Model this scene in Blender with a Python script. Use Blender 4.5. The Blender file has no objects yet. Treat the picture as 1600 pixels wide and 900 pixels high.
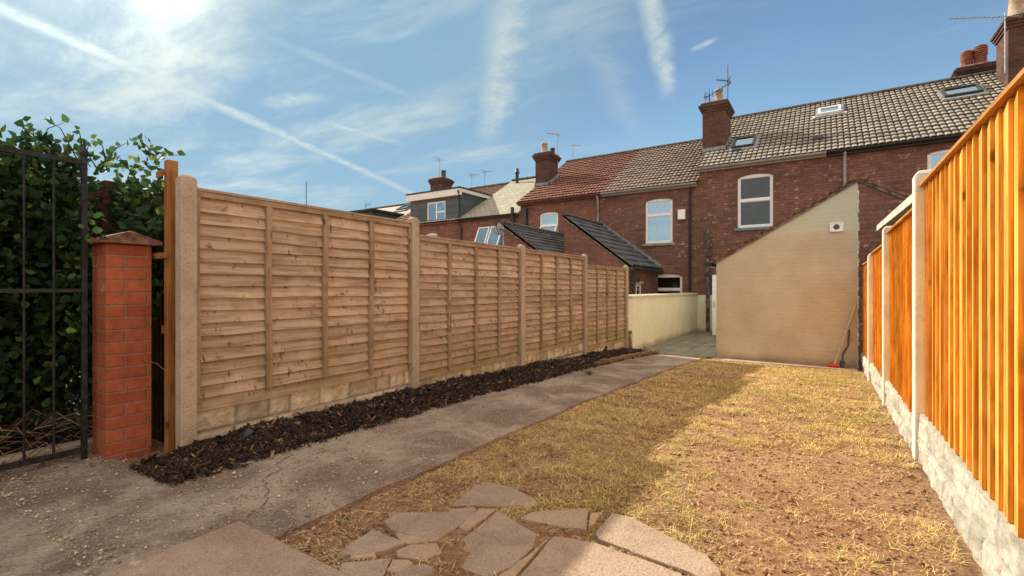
import bpy, bmesh, math, random
import numpy as np
from mathutils import Vector, noise as mnoise
random.seed(7)
rng = np.random.default_rng(7)
R = math.radians
C = bpy.context.scene.collection

# ------------------------------------------------------------------ camera
CAMZ = 1.07
THETA = math.atan(490/750.0)           # the garden runs along +Y; the lens looks to the left of it
cam_d = bpy.data.cameras.new('camera'); cam = bpy.data.objects.new('camera', cam_d); C.objects.link(cam)
cam.location = (0, 0, CAMZ); cam.rotation_euler = (R(90), 0, THETA)
cam_d.sensor_width = 36; cam_d.lens = 36*750/1600.0
cam_d.clip_start = 0.05; cam_d.clip_end = 2000
bpy.context.scene.camera = cam
bpy.context.scene.render.resolution_x = 1024; bpy.context.scene.render.resolution_y = 576

FW = Vector((-math.sin(THETA), math.cos(THETA), 0)); RT = Vector((math.cos(THETA), math.sin(THETA), 0))
def ray(px, py): return FW + RT*((px-800)/750.0) + Vector((0, 0, (450-py)/750.0))
def fac(px, py, Y):                    # point of the plane at distance Y
    d = ray(px, py); t = Y/d.y
    return d.x*t, CAMZ + d.z*t

# ------------------------------------------------------------------ light
SUN = Vector((-1, 0.20, 0.66)).normalized()
ELEV = math.asin(SUN.z); AZ = math.atan2(SUN.x, SUN.y)     # clockwise from +Y
sc = bpy.context.scene
sc.view_settings.view_transform = 'Standard'; sc.view_settings.look = 'None'
sc.view_settings.gamma = 1.0; sc.view_settings.use_curve_mapping = False
sc.view_settings.exposure = 1.12
SKY_STRENGTH = 0.080
SUN_STRENGTH = 3.6
sl = bpy.data.lights.new('sun', 'SUN'); sl.energy = SUN_STRENGTH; sl.angle = R(0.6); sl.color = (1.0, 0.89, 0.70)
so = bpy.data.objects.new('sun', sl); C.objects.link(so)
so.rotation_euler = (-SUN).to_track_quat('-Z', 'Y').to_euler(); so.location = (-20, 4, 15)

# ------------------------------------------------------------------ node helper
class NT:
    def __init__(s, tree): s.t = tree; s.n = tree.nodes; s.l = tree.links
    def node(s, ty, **kw):
        nd = s.n.new(ty)
        for k, v in kw.items(): setattr(nd, k, v)
        return nd
    def put(s, nd, key, val):
        inp = nd.inputs[key]
        if isinstance(val, bpy.types.NodeSocket): s.l.new(val, inp)
        elif val is not None:
            if inp.type == 'RGBA' and len(val) == 3: val = (*val, 1)
            inp.default_value = val
    def math(s, op, a, b=None, c=None, clamp=False):
        nd = s.node('ShaderNodeMath', operation=op, use_clamp=clamp)
        s.put(nd, 0, a); s.put(nd, 1, b)
        if c is not None: s.put(nd, 2, c)
        return nd.outputs[0]
    def mix(s, f, a, b, mode='MIX'):
        nd = s.node('ShaderNodeMix', data_type='RGBA', blend_type=mode)
        s.put(nd, 0, f); s.put(nd, 6, a); s.put(nd, 7, b); return nd.outputs[2]
    def noise(s, vec, scale, detail=4, rough=0.55, dist=0.0):
        nd = s.node('ShaderNodeTexNoise'); s.put(nd, 'Vector', vec); s.put(nd, 'Scale', scale)
        s.put(nd, 'Detail', detail); s.put(nd, 'Roughness', rough); s.put(nd, 'Distortion', dist); return nd.outputs['Fac']
    def noisec(s, vec, scale, detail=3):
        nd = s.node('ShaderNodeTexNoise'); s.put(nd, 'Vector', vec); s.put(nd, 'Scale', scale); s.put(nd, 'Detail', detail); return nd.outputs['Color']
    def voro(s, vec, scale, feature='F1', rnd=1.0, out='Distance'):
        nd = s.node('ShaderNodeTexVoronoi', feature=feature); s.put(nd, 'Vector', vec); s.put(nd, 'Scale', scale); s.put(nd, 'Randomness', rnd); return nd.outputs[out]
    def ss(s, x, a, b, lo=0.0, hi=1.0):
        nd = s.node('ShaderNodeMapRange', interpolation_type='SMOOTHSTEP'); s.put(nd, 0, x); s.put(nd, 1, a); s.put(nd, 2, b); s.put(nd, 3, lo); s.put(nd, 4, hi); return nd.outputs[0]
    def scale(s, vec, v):
        nd = s.node('ShaderNodeVectorMath', operation='MULTIPLY'); s.put(nd, 0, vec); s.put(nd, 1, v); return nd.outputs[0]
    def vadd(s, a, b):
        nd = s.node('ShaderNodeVectorMath', operation='ADD'); s.put(nd, 0, a); s.put(nd, 1, b); return nd.outputs[0]
    def sep(s, v):
        nd = s.node('ShaderNodeSeparateXYZ'); s.put(nd, 0, v); return nd.outputs
    def comb(s, x, y, z):
        nd = s.node('ShaderNodeCombineXYZ'); s.put(nd, 0, x); s.put(nd, 1, y); s.put(nd, 2, z); return nd.outputs[0]
    def pos(s): return s.node('ShaderNodeNewGeometry').outputs['Position']
    def bump(s, h, strength=0.5, dist=0.01):
        nd = s.node('ShaderNodeBump'); s.put(nd, 'Height', h); s.put(nd, 'Strength', strength); s.put(nd, 'Distance', dist); return nd.outputs[0]

MATS = {}
def mat(name, fn):
    if name in MATS: return MATS[name]
    m = bpy.data.materials.new(name); m.use_nodes = True; t = m.node_tree
    n = NT(t); b = t.nodes['Principled BSDF']
    n.put(b, 'Roughness', 0.85); n.put(b, 'Specular IOR Level', 0.3)
    fn(n, b); MATS[name] = m; return m
def simple(name, col, rough=0.6, metal=0.0, var=0.15, spec=0.4, nscale=12, bump=0.0):
    def f(n, b):
        p = n.pos(); k = n.noise(p, nscale, 5)
        d = tuple(c*(1-var*1.6) for c in col); l = tuple(min(1, c*(1+var*1.2)) for c in col)
        n.put(b, 'Base Color', n.mix(n.ss(k, 0.3, 0.7), d, l)); n.put(b, 'Roughness', rough); n.put(b, 'Metallic', metal); n.put(b, 'Specular IOR Level', spec)
        if bump: n.put(b, 'Normal', n.bump(n.noise(p, nscale*6, 4), bump, 0.004))
    return mat(name, f)

# ------------------------------------------------------------------ world: Nishita sky, thin cirrus and aeroplane trails far overhead
w = bpy.data.worlds.new('World'); sc.world = w; w.use_nodes = True
W = NT(w.node_tree)
bg = w.node_tree.nodes['Background']
sky = W.node('ShaderNodeTexSky', sky_type='NISHITA'); sky.sun_disc = False
sky.sun_elevation = ELEV; sky.sun_rotation = AZ; sky.altitude = 80; sky.air_density = 1.0; sky.dust_density = 0.25; sky.ozone_density = 1.6
gen = W.node('ShaderNodeTexCoord').outputs['Generated']
gx, gy, gz = W.sep(gen)[:3]
gzc = W.math('MAXIMUM', gz, 0.03)
dz = W.math('ADD', gzc, 0.05)
qx = W.math('DIVIDE', gx, dz); qy = W.math('DIVIDE', gy, dz)      # a cloud deck at constant height
P = W.comb(qx, qy, 0.0)
warp = W.vadd(P, W.scale(W.noisec(P, 0.8, 2), (0.45, 0.45, 0)))
def rotated(v, ang, sx, sy):
    nd = W.node('ShaderNodeMapping'); W.put(nd, 0, v); nd.inputs['Rotation'].default_value = (0, 0, ang); nd.inputs['Scale'].default_value = (sx, sy, 1); return nd.outputs[0]
c1 = W.noise(rotated(warp, R(50), 0.40, 1.15), 1.5, 10, 0.66, 0.12)
c2 = W.noise(rotated(warp, R(20), 0.8, 2.0), 2.4, 10, 0.72, 0.15)
cover = W.noise(P, 0.42, 3, 0.5)
sd = W.node('ShaderNodeVectorMath', operation='DOT_PRODUCT'); W.put(sd, 0, gen); W.put(sd, 1, tuple(SUN)); sdot = sd.outputs['Value']
near_sun = W.ss(sdot, 0.45, 0.90)
th = W.math('SUBTRACT', 0.55, W.math('MULTIPLY', near_sun, 0.10))
veil = W.math('MULTIPLY', W.ss(W.math('SUBTRACT', c1, th), -0.03, 0.28), W.ss(cover, 0.36, 0.62, 0.25, 1.0))
wisps = W.math('MULTIPLY', W.ss(c2, 0.55, 0.85), W.ss(cover, 0.42, 0.68, 0.15, 0.8))
def qof(px, py):
    d = ray(px, py).normalized(); k = d.z+0.05; return Vector((d.x/k, d.y/k))
def trail(a, b, width, wob, strength, brk, soft=0.1):
    A, B = qof(*a), qof(*b); L = (B-A).length; u = (B-A)/L; v = Vector((-u.y, u.x))
    rx = W.math('SUBTRACT', qx, A.x); ry = W.math('SUBTRACT', qy, A.y)
    s = W.math('ADD', W.math('MULTIPLY', rx, u.x), W.math('MULTIPLY', ry, u.y))
    t = W.math('ADD', W.math('MULTIPLY', rx, v.x), W.math('MULTIPLY', ry, v.y))
    nn = W.noise(P, brk, 6, 0.65); n2 = W.noise(P, brk*4, 5, 0.7)
    t = W.math('ADD', t, W.math('MULTIPLY', W.math('SUBTRACT', nn, 0.5), wob))
    m = W.ss(W.math('ABSOLUTE', t), 0.0, width, 1.0, 0.0)
    e = W.math('MULTIPLY', W.ss(s, -soft*L, soft*L), W.ss(s, L*(1-soft), L*(1+soft*1.5), 1.0, 0.0))
    return W.math('MULTIPLY', W.math('MULTIPLY', m, e), W.ss(n2, 0.25, 0.7, strength*0.35, strength))
tr = [trail((-60, -12), (660, 310), 0.075, 0.07, 0.8, 3.0, 0.06),
      trail((806, -30), (768, 200), 0.12, 0.18, 0.85, 2.6, 0.25),
      trail((1012, -30), (1042, 135), 0.06, 0.10, 0.9, 3.2, 0.2),
      trail((420, 60), (640, 150), 0.05, 0.12, 0.25, 3.0, 0.3),
      trail((880, 20), (990, 190), 0.12, 0.30, 0.26, 2.0, 0.4),
      trail((505, 192), (610, 220), 0.07, 0.08, 0.8, 4.0, 0.25),
      trail((1085, 78), (1112, 62), 0.03, 0.04, 0.7, 4.0, 0.3),
      trail((425, 165), (490, 150), 0.10, 0.12, 0.6, 4.0, 0.3)]
acc = W.math('MAXIMUM', W.math('MULTIPLY', veil, 0.88), W.math('MULTIPLY', wisps, 0.60))
for t_ in tr: acc = W.math('MAXIMUM', acc, t_)
acc = W.math('ADD', acc, W.math('MULTIPLY', W.ss(sdot, 0.935, 0.999), W.ss(c1, 0.25, 0.70, 0.15, 0.75)))
lowfade = W.ss(gz, 0.0, 0.10)
acc = W.math('MULTIPLY', acc, lowfade, clamp=True)
lum = W.math('ADD', W.math('ADD', 4.3, W.math('MULTIPLY', W.ss(sdot, 0.80, 0.95), 0.9)), W.math('MULTIPLY', W.ss(sdot, 0.955, 0.998), 2.6))
ccol = W.scale(W.comb(0.88, 1.0, 0.95), W.comb(lum, lum, lum))
skyc = W.mix(1.0, sky.outputs[0], (0.86, 0.95, 0.92), 'MULTIPLY')
gl_ = W.ss(sdot, 0.35, 0.92, 1.0, 0.50); skyc = W.scale(skyc, W.comb(gl_, gl_, gl_))        # sky colour scaled down round the sun to tame its glare
hz_ = W.math('MAXIMUM', W.ss(gz, 0.05, 0.45, 0.70, 0.0), W.ss(sdot, 0.50, 0.86, 0.0, 0.75))
skyc = W.mix(hz_, skyc, (1.80, 3.05, 4.05))    # thin high haze, whiter towards the horizon and the sun
final = W.mix(acc, skyc, ccol)
# unseen bright cloud sheet, added overhead and behind the camera to lift the shade
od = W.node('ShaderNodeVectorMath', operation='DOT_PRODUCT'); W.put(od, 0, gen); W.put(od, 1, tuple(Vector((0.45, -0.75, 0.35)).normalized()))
fill_sheet = W.math('MAXIMUM', W.ss(gz, 0.60, 0.80), W.ss(od.outputs['Value'], 0.12, 0.55))
fill_sheet = W.math('MULTIPLY', fill_sheet, W.ss(W.noise(P, 1.1, 6, 0.6), 0.15, 0.55, 0.55, 1.0))
final = W.mix(fill_sheet, final, (8.0, 7.3, 6.3))
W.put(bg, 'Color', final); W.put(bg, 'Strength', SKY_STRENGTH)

# ------------------------------------------------------------------ mesh helpers
class MB:
    def __init__(s): s.v = []; s.f = []; s.sm = []
    def add(s, vs, fs, smooth=False):
        o = len(s.v); s.v += [tuple(v) for v in vs]; s.f += [tuple(i+o for i in f) for f in fs]; s.sm += [smooth]*len(fs)
        return s
    def box(s, x0, x1, y0, y1, z0, z1):
        v = [(x0,y0,z0),(x1,y0,z0),(x1,y1,z0),(x0,y1,z0),(x0,y0,z1),(x1,y0,z1),(x1,y1,z1),(x0,y1,z1)]
        return s.add(v, [(0,3,2,1),(4,5,6,7),(0,1,5,4),(1,2,6,5),(2,3,7,6),(3,0,4,7)])
    def hexa(s, v): return s.add(v, [(0,3,2,1),(4,5,6,7),(0,1,5,4),(1,2,6,5),(2,3,7,6),(3,0,4,7)])
    def prism(s, poly, axis, a, b):      # poly in the two other axes, extruded along axis from a to b
        n = len(poly)
        def P3(p, t):
            if axis == 'y': return (p[0], t, p[1])
            if axis == 'x': return (t, p[0], p[1])
            return (p[0], p[1], t)
        v = [P3(p, a) for p in poly]+[P3(p, b) for p in poly]
        f = [tuple(range(n))[::-1], tuple(range(n, 2*n))]+[(i, (i+1) % n, n+(i+1) % n, n+i) for i in range(n)]
        return s.add(v, f)
    def tube(s, pts, rad, seg=8, cap=True):
        pts = [Vector(p) for p in pts]; rs = rad if isinstance(rad, (list, tuple)) else [rad]*len(pts)
        vs = []; up = Vector((0.13, 0.31, 0.94)).normalized()
        for i, p in enumerate(pts):
            d = (pts[min(i+1, len(pts)-1)]-pts[max(i-1, 0)]).normalized()
            a = d.cross(up if abs(d.dot(up)) < 0.95 else Vector((1, 0, 0))).normalized(); b = d.cross(a)
            for k in range(seg):
                t = 2*math.pi*k/seg; vs.append(p+(a*math.cos(t)+b*math.sin(t))*rs[i])
        fs = []
        for i in range(len(pts)-1):
            for k in range(seg):
                fs.append((i*seg+k, i*seg+(k+1) % seg, (i+1)*seg+(k+1) % seg, (i+1)*seg+k))
        s.add(vs, fs, True)
        if cap: s.add([vs[k] for k in range(seg)], [tuple(range(seg))]); s.add([vs[-seg+k] for k in range(seg)], [tuple(range(seg))])
        return s
    def lathe(s, c, prof, seg=14):
        vs = []; fs = []
        for r, z in prof:
            for k in range(seg):
                t = 2*math.pi*k/seg; vs.append((c[0]+r*math.cos(t), c[1]+r*math.sin(t), c[2]+z))
        for i in range(len(prof)-1):
            for k in range(seg): fs.append((i*seg+k, i*seg+(k+1) % seg, (i+1)*seg+(k+1) % seg, (i+1)*seg+k))
        s.add(vs, fs, True); s.add(vs[:seg], [tuple(range(seg))[::-1]]); s.add(vs[-seg:], [tuple(range(seg))])
        return s
def wloc(o):
    l = Vector((0, 0, 0))
    while o: l = l+o.location; o = o.parent
    return l
def mesh_from(name, verts, faces, smooth=None):
    me = bpy.data.meshes.new(name); me.from_pydata(verts, [], faces)
    if smooth is not None: me.polygons.foreach_set('use_smooth', smooth)
    me.update(); return me
def obj(name, mb, m, parent=None, bevel=0, recalc=True, origin=None):
    v = np.array(mb.v, dtype=float)
    if parent: off = np.array(wloc(parent)); loc = (0, 0, 0)
    else:
        if origin is None: off = np.array([(v[:,0].min()+v[:,0].max())/2, (v[:,1].min()+v[:,1].max())/2, v[:,2].min()])
        else: off = np.array(origin)
        loc = tuple(off)
    me = mesh_from(name, (v-off).tolist(), mb.f, mb.sm)
    if recalc:
        bm = bmesh.new(); bm.from_mesh(me); bmesh.ops.recalc_face_normals(bm, faces=bm.faces); bm.to_mesh(me); bm.free()
    o = bpy.data.objects.new(name, me); C.objects.link(o)
    if parent: o.parent = parent
    else: o.location = loc
    me.materials.append(m)
    if bevel:
        b = o.modifiers.new('bevel', 'BEVEL'); b.width = bevel; b.segments = 2; b.limit_method = 'ANGLE'
    return o
def tag(o, label=None, cat=None, group=None, kind=None):
    if label: o['label'] = label
    if cat: o['category'] = cat
    if group: o['group'] = group
    if kind: o['kind'] = kind
    return o
def thing(name, loc, label, cat, group=None):
    o = bpy.data.objects.new(name, None); C.objects.link(o); o.location = loc; o.empty_display_size = 0.2
    return tag(o, label, cat, group)
def fbm(x, y, s=1.0, o=4, seed=0.0):
    return mnoise.fractal(Vector((x*s+seed, y*s-seed, seed*1.7)), 1.0, 2.0, o)

# ground height along the garden: it falls away towards the houses
GY = [-60, 2.0, 3.91, 5.86, 7.81, 9.3, 9.67, 120]; GZ = [0.03, 0.03, 0.0, -0.07, -0.15, -0.24, -0.27, -0.27]
def g(y): return float(np.interp(y, GY, GZ))
def ground(px, py):
    d = ray(px, py); z = 0.0
    for _ in range(6):
        t = (z-CAMZ)/d.z; z = g(d.y*t)
    return d.x*t, d.y*t

# ------------------------------------------------------------------ materials
def brickmat(name, c1, c2, mortar, dirt=(0.05, 0.035, 0.03), bw=0.225, bh=0.075, spots=0.0, mort=0.010, bumpd=0.006, dirty=0.35, spotc=(0.40, 0.28, 0.22), squash=1.0, sscale=4.44):
    def f(n, b):
        p = n.pos(); x, y, z = n.sep(p)[:3]
        w_ = n.scale(n.noisec(p, 3.0, 2), (0.006, 0.006, 0.006))
        v = n.vadd(n.comb(n.math('ADD', x, y), z, 0.0), w_)
        br = n.node('ShaderNodeTexBrick'); br.offset = 0.5
        n.put(br, 'Vector', v); n.put(br, 'Scale', 1.0); n.put(br, 'Color1', c1); n.put(br, 'Color2', c2); n.put(br, 'Mortar', mortar)
        n.put(br, 'Mortar Size', mort); n.put(br, 'Mortar Smooth', 0.35); n.put(br, 'Brick Width', bw); n.put(br, 'Row Height', bh); n.put(br, 'Bias', 0.0)
        col = br.outputs['Color']
        k = n.noise(p, 1.1, 6, 0.6); k2 = n.noise(p, 16, 5, 0.7)
        col = n.mix(n.math('MULTIPLY', n.ss(k, 0.42, 0.72), dirty), col, dirt)
        col = n.mix(0.45, col, n.mix(n.ss(k2, 0.3, 0.72), (0.35, 0.35, 0.35), (1, 1, 1)), 'MULTIPLY')
        if spots:
            # bricks whose face has blown or been whitened
            vv = n.vadd(n.comb(n.math('SNAP', n.math('ADD', x, y), bw/2), n.math('SNAP', z, bh), 0.0), (0.01, 0.01, 0.0))
            wn = n.node('ShaderNodeTexWhiteNoise'); n.put(wn, 'Vector', vv)
            patch = n.ss(n.noise(p, 1.3, 3), 0.38, 0.62)
            thr = n.math('SUBTRACT', 1.0, n.math('MULTIPLY', patch, spots))
            m = n.math('GREATER_THAN', wn.outputs['Value'], thr)
            m = n.math('MULTIPLY', m, n.ss(n.noise(p, 22, 3), 0.40, 0.62))
            m = n.math('MULTIPLY', m, n.math('SUBTRACT', 1.0, br.outputs['Fac']))
            col = n.mix(n.math('MULTIPLY', m, 0.8), col, spotc)
        n.put(b, 'Base Color', col)
        h = n.math('ADD', n.math('MULTIPLY', br.outputs['Fac'], -1.0), n.math('MULTIPLY', n.noise(p, 30, 5, 0.7), 0.6))
        n.put(b, 'Normal', n.bump(h, 0.8, bumpd)); n.put(b, 'Roughness', 0.92)
    return mat(name, f)
M_BRICK = brickmat('old_red_brick', (0.30, 0.135, 0.098), (0.175, 0.090, 0.070), (0.165, 0.10, 0.078), spots=0.13)
M_BRICK2 = brickmat('brown_red_brick', (0.31, 0.130, 0.090), (0.19, 0.085, 0.064), (0.18, 0.12, 0.09), spots=0.09)
M_CHIM = brickmat('sooty_brick', (0.17, 0.078, 0.058), (0.095, 0.05, 0.042), (0.10, 0.07, 0.055), dirty=0.6, dirt=(0.03, 0.024, 0.022))
M_PIER = brickmat('painted_red_brick', (0.46, 0.125, 0.060), (0.34, 0.085, 0.042), (0.34, 0.17, 0.11), bw=0.228, bh=0.0745, mort=0.007, bumpd=0.016, dirty=0.4, dirt=(0.17, 0.055, 0.035), spots=0.04)

def paintedbrick(name, base, alt, band=None, stain=(0.20, 0.14, 0.07)):
    def f(n, b):
        p = n.pos(); x, y, z = n.sep(p)[:3]
        v = n.vadd(n.comb(n.math('ADD', x, y), z, 0.0), n.scale(n.noisec(p, 2.5, 2), (0.012, 0.012, 0.01)))
        br = n.node('ShaderNodeTexBrick'); br.offset = 0.5
        n.put(br, 'Vector', v); n.put(br, 'Scale', 1.0); n.put(br, 'Color1', (1, 1, 1)); n.put(br, 'Color2', (0.9, 0.9, 0.9)); n.put(br, 'Mortar', (0.8, 0.8, 0.8))
        n.put(br, 'Mortar Size', 0.008); n.put(br, 'Mortar Smooth', 0.6); n.put(br, 'Brick Width', 0.225); n.put(br, 'Row Height', 0.075)
        k = n.noise(p, 1.6, 6, 0.6)
        col = n.mix(n.ss(k, 0.3, 0.7), base, alt)
        if band:
            edge = n.math('ADD', z, n.math('MULTIPLY', n.noise(p, 1.2, 3), 0.16))
            col = n.mix(n.ss(edge, 2.085, 2.10), col, band)
        col = n.mix(0.12, col, br.outputs['Color'], 'MULTIPLY')
        # cracked joints and flaked paint, more of them low down
        cr = n.noise(n.scale(p, (3.0, 3.0, 14.0)), 1.6, 5, 0.7)
        low = n.ss(z, -0.3, 1.5, 1.0, 0.35)
        m = n.math('MULTIPLY', n.math('MULTIPLY', n.ss(cr, 0.565, 0.65), low), n.ss(br.outputs['Fac'], 0.1, 0.6, 0.25, 1.0))
        col = n.mix(n.math('MULTIPLY', m, 0.5), col, stain)
        damp = n.math('MULTIPLY', n.ss(n.math('ADD', z, n.math('MULTIPLY', k, 0.3)), -0.12, 0.10, 1.0, 0.0), 0.6)
        col = n.mix(damp, col, (0.13, 0.095, 0.055))
        n.put(b, 'Base Color', col); n.put(b, 'Roughness', 0.7)
        h = n.math('ADD', n.math('MULTIPLY', br.outputs['Fac'], -0.28), n.math('MULTIPLY', n.noise(p, 14, 6, 0.65), 1.1))
        n.put(b, 'Normal', n.bump(h, 0.75, 0.008))
    return mat(name, f)
M_GABLE = paintedbrick('ochre_cream_painted_brick', (0.46, 0.375, 0.26), (0.545, 0.465, 0.345), band=(0.50, 0.485, 0.385))
M_YWALL = paintedbrick('cream_painted_brick', (0.76, 0.71, 0.52), (0.82, 0.78, 0.60))

def soil(n, b):
    p = n.pos()
    a = n.noise(p, 2.1, 6, 0.6); c = n.noise(p, 28, 7, 0.75); d = n.voro(p, 55)
    col = n.mix(n.ss(a, 0.35, 0.68), (0.285, 0.145, 0.080), (0.44, 0.265, 0.155))
    col = n.mix(n.ss(c, 0.42, 0.72), col, (0.52, 0.36, 0.22))
    col = n.mix(n.ss(c, 0.30, 0.48, 0.75, 0.0), col, (0.085, 0.040, 0.022))
    st = n.ss(n.voro(p, 38, out='Distance'), 0.0, 0.10, 1.0, 0.0)
    col = n.mix(n.math('MULTIPLY', st, 0.5), col, (0.42, 0.32, 0.23))
    n.put(b, 'Base Color', col); n.put(b, 'Roughness', 0.98); n.put(b, 'Specular IOR Level', 0.1)
    h = n.math('ADD', n.math('ADD', c, n.math('MULTIPLY', d, -0.3)), n.math('MULTIPLY', n.noise(p, 110, 4, 0.7), 0.35))
    n.put(b, 'Normal', n.bump(h, 1.0, 0.035))
M_SOIL = mat('bare_soil', soil)

def conc(name, c0, c1, c2, rough_scale=60, bd=0.012, peb=0.5, stain=(0.10, 0.075, 0.055)):
    def f(n, b):
        p = n.pos()
        a = n.noise(p, 1.7, 7, 0.65, 0.5); c = n.noise(p, rough_scale, 6, 0.7); s2 = n.noise(p, 5.5, 6, 0.7)
        col = n.mix(n.ss(a, 0.40, 0.60), c0, c1)
        col = n.mix(n.ss(s2, 0.50, 0.68, 0.0, 0.55), col, c2)
        v = n.voro(n.vadd(p, n.scale(n.noisec(p, 30, 2), (0.01, 0.01, 0.01))), rough_scale*1.25)
        col = n.mix(n.math('MULTIPLY', n.ss(v, 0.12, 0.30, 1.0, 0.0), peb), col, (0.62, 0.50, 0.38))
        col = n.mix(n.math('MULTIPLY', n.ss(c, 0.30, 0.47, 1.0, 0.0), 0.75), col, stain)
        n.put(b, 'Base Color', col); n.put(b, 'Roughness', 0.9)
        h = n.math('ADD', c, n.math('MULTIPLY', v, -0.5))
        n.put(b, 'Normal', n.bump(h, 1.0, bd))
    return mat(name, f)
M_PATH = conc('worn_aggregate_concrete', (0.27, 0.198, 0.155), (0.50, 0.405, 0.325), (0.185, 0.13, 0.10), 46, 0.030, 0.9)
M_SLAB = conc('fine_aggregate_slab', (0.27, 0.19, 0.14), (0.355, 0.265, 0.195), (0.21, 0.145, 0.105), 78, 0.005, 0.7)
M_CRAZY = conc('broken_slab_stone', (0.265, 0.195, 0.145), (0.36, 0.275, 0.205), (0.20, 0.145, 0.105), 80, 0.004, 0.65)
M_CRAZY2 = conc('pinkish_slab_stone', (0.33, 0.225, 0.16), (0.41, 0.30, 0.215), (0.26, 0.165, 0.12), 80, 0.004, 0.6)
M_POST = conc('grey_brown_concrete_post', (0.37, 0.29, 0.215), (0.46, 0.37, 0.28), (0.27, 0.205, 0.15), 70, 0.004, 0.25, (0.17, 0.12, 0.08))
M_POSTW = conc('new_pale_concrete_post', (0.60, 0.55, 0.47), (0.70, 0.65, 0.56), (0.52, 0.46, 0.38), 50, 0.0012, 0.1, (0.45, 0.40, 0.32))
M_STRIP = conc('pale_pink_concrete', (0.36, 0.27, 0.22), (0.46, 0.36, 0.30), (0.27, 0.20, 0.16), 80, 0.003, 0.3)

def rockf(name, base, dark, tint, joint=0.8):
    def f(n, b):
        p = n.pos(); k = n.noise(p, 9, 6, 0.65); k2 = n.noise(p, 2.2, 4); z = n.sep(p)[2]
        col = n.mix(n.ss(k, 0.35, 0.65), dark, base)
        col = n.mix(n.ss(k2, 0.5, 0.7, 0.0, 0.6), col, tint)
        at_ = n.node('ShaderNodeAttribute'); at_.attribute_name = 'rnd'; col = n.mix(n.ss(at_.outputs['Fac'], 0.0, 0.75, joint, 0.0), col, tuple(c*0.45 for c in dark))
        fl = n.noise(p, 26, 5, 0.7); col = n.mix(n.ss(fl, 0.56, 0.70, 0.0, 0.5), col, tuple(c*0.5 for c in dark))
        n.put(b, 'Base Color', col); n.put(b, 'Normal', n.bump(n.noise(p, 40, 6, 0.75), 0.9, 0.012))
    return mat(name, f)
M_ROCKL = rockf('tan_rockface_concrete', (0.70, 0.60, 0.44), (0.48, 0.38, 0.26), (0.46, 0.28, 0.18))
M_ROCKR = rockf('white_rockface_concrete', (0.53, 0.505, 0.43), (0.37, 0.345, 0.285), (0.48, 0.43, 0.35), 0.45)

def wood(name, base, light, dark, along='y', knots=True, algae=False, scale=1.0, nails=False, lapz=None):
    def f(n, b):
        p = n.pos(); x, y, z = n.sep(p)[:3]
        sv = {'y': (40, 1.6, 40), 'z': (40, 40, 1.6), 'x': (1.6, 40, 40)}[along]
        at = n.node('ShaderNodeAttribute'); at.attribute_name = 'rnd'; rnd = at.outputs['Fac']
        q = n.vadd(p, n.comb(n.math('MULTIPLY', rnd, 7.3), n.math('MULTIPLY', rnd, 3.1), n.math('MULTIPLY', rnd, 5.7)))
        gr = n.noise(n.scale(q, sv), 1.3*scale, 6, 0.65, 0.6); gr2 = n.noise(q, 3.5, 5, 0.6)
        col = n.mix(n.ss(gr, 0.40, 0.58), dark, base)
        col = n.mix(n.ss(gr2, 0.42, 0.70, 0.0, 0.65), col, light)
        br = n.math('ADD', 0.84, n.math('MULTIPLY', rnd, 0.32))
        col = n.mix(1.0, col, n.comb(br, br, br), 'MULTIPLY')
        if knots:
            kv = {'y': (0.9, 4.2, 7.5), 'z': (0.9, 6.0, 2.2), 'x': (2.2, 1, 6)}[along]
            v = n.voro(n.vadd(n.scale(q, kv), n.scale(n.noisec(q, 12, 2), (0.12, 0.12, 0.12))), 1.5)
            col = n.mix(n.ss(v, 0.055, 0.11, 0.9, 0.0), col, tuple(c*0.22 for c in dark))
            col = n.mix(n.ss(v, 0.10, 0.24, 0.35, 0.0), col, tuple(c*0.6 for c in dark))
        if algae:
            wv_ = n.noise(n.scale(q, (6, 2.2, 9)), 1.0, 6, 0.7); col = n.mix(n.ss(wv_, 0.52, 0.72, 0.0, 0.55), col, tuple(c*0.55 for c in dark))
            ck = n.noise(n.scale(q, (34, 30, 7)), 1.0, 4, 0.6); col = n.mix(n.math('MULTIPLY', n.ss(ck, 0.60, 0.64), n.ss(n.noise(p, 3.6, 2), 0.42, 0.58, 0.0, 0.85)), col, tuple(c*0.35 for c in dark))
            gm = n.math('MULTIPLY', n.ss(n.math('ADD', z, n.math('MULTIPLY', gr2, 0.35)), 0.30, 0.85, 1.0, 0.0), n.ss(n.noise(p, 2.0, 5), 0.32, 0.66))
            col = n.mix(n.math('MULTIPLY', gm, 0.75), col, (0.235, 0.195, 0.065))
        n.put(b, 'Base Color', col); n.put(b, 'Roughness', 0.82); n.put(b, 'Specular IOR Level', 0.2)
        n.put(b, 'Normal', n.bump(n.math('ADD', gr, n.math('MULTIPLY', n.noise(q, 45, 4, 0.7), 0.4)), 0.5, 0.005))
    return mat(name, f)
M_LAP = wood('weathered_larch_lap', (0.445, 0.32, 0.22), (0.55, 0.41, 0.295), (0.295, 0.20, 0.13), 'y', algae=True)
M_LAPV = wood('weathered_batten', (0.42, 0.28, 0.175), (0.50, 0.35, 0.23), (0.29, 0.185, 0.115), 'z', algae=True)
M_FEA = wood('orange_treated_board', (0.74, 0.355, 0.055), (0.86, 0.49, 0.11), (0.46, 0.17, 0.02), 'z')
M_FEAY = wood('orange_treated_rail', (0.50, 0.22, 0.055), (0.62, 0.33, 0.10), (0.36, 0.14, 0.03), 'y')
M_OPOST = wood('orange_brown_timber', (0.36, 0.155, 0.045), (0.45, 0.22, 0.075), (0.22, 0.09, 0.03), 'z')
M_DWOOD = wood('dark_old_timber', (0.06, 0.035, 0.022), (0.09, 0.055, 0.035), (0.035, 0.02, 0.014), 'z')
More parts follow.
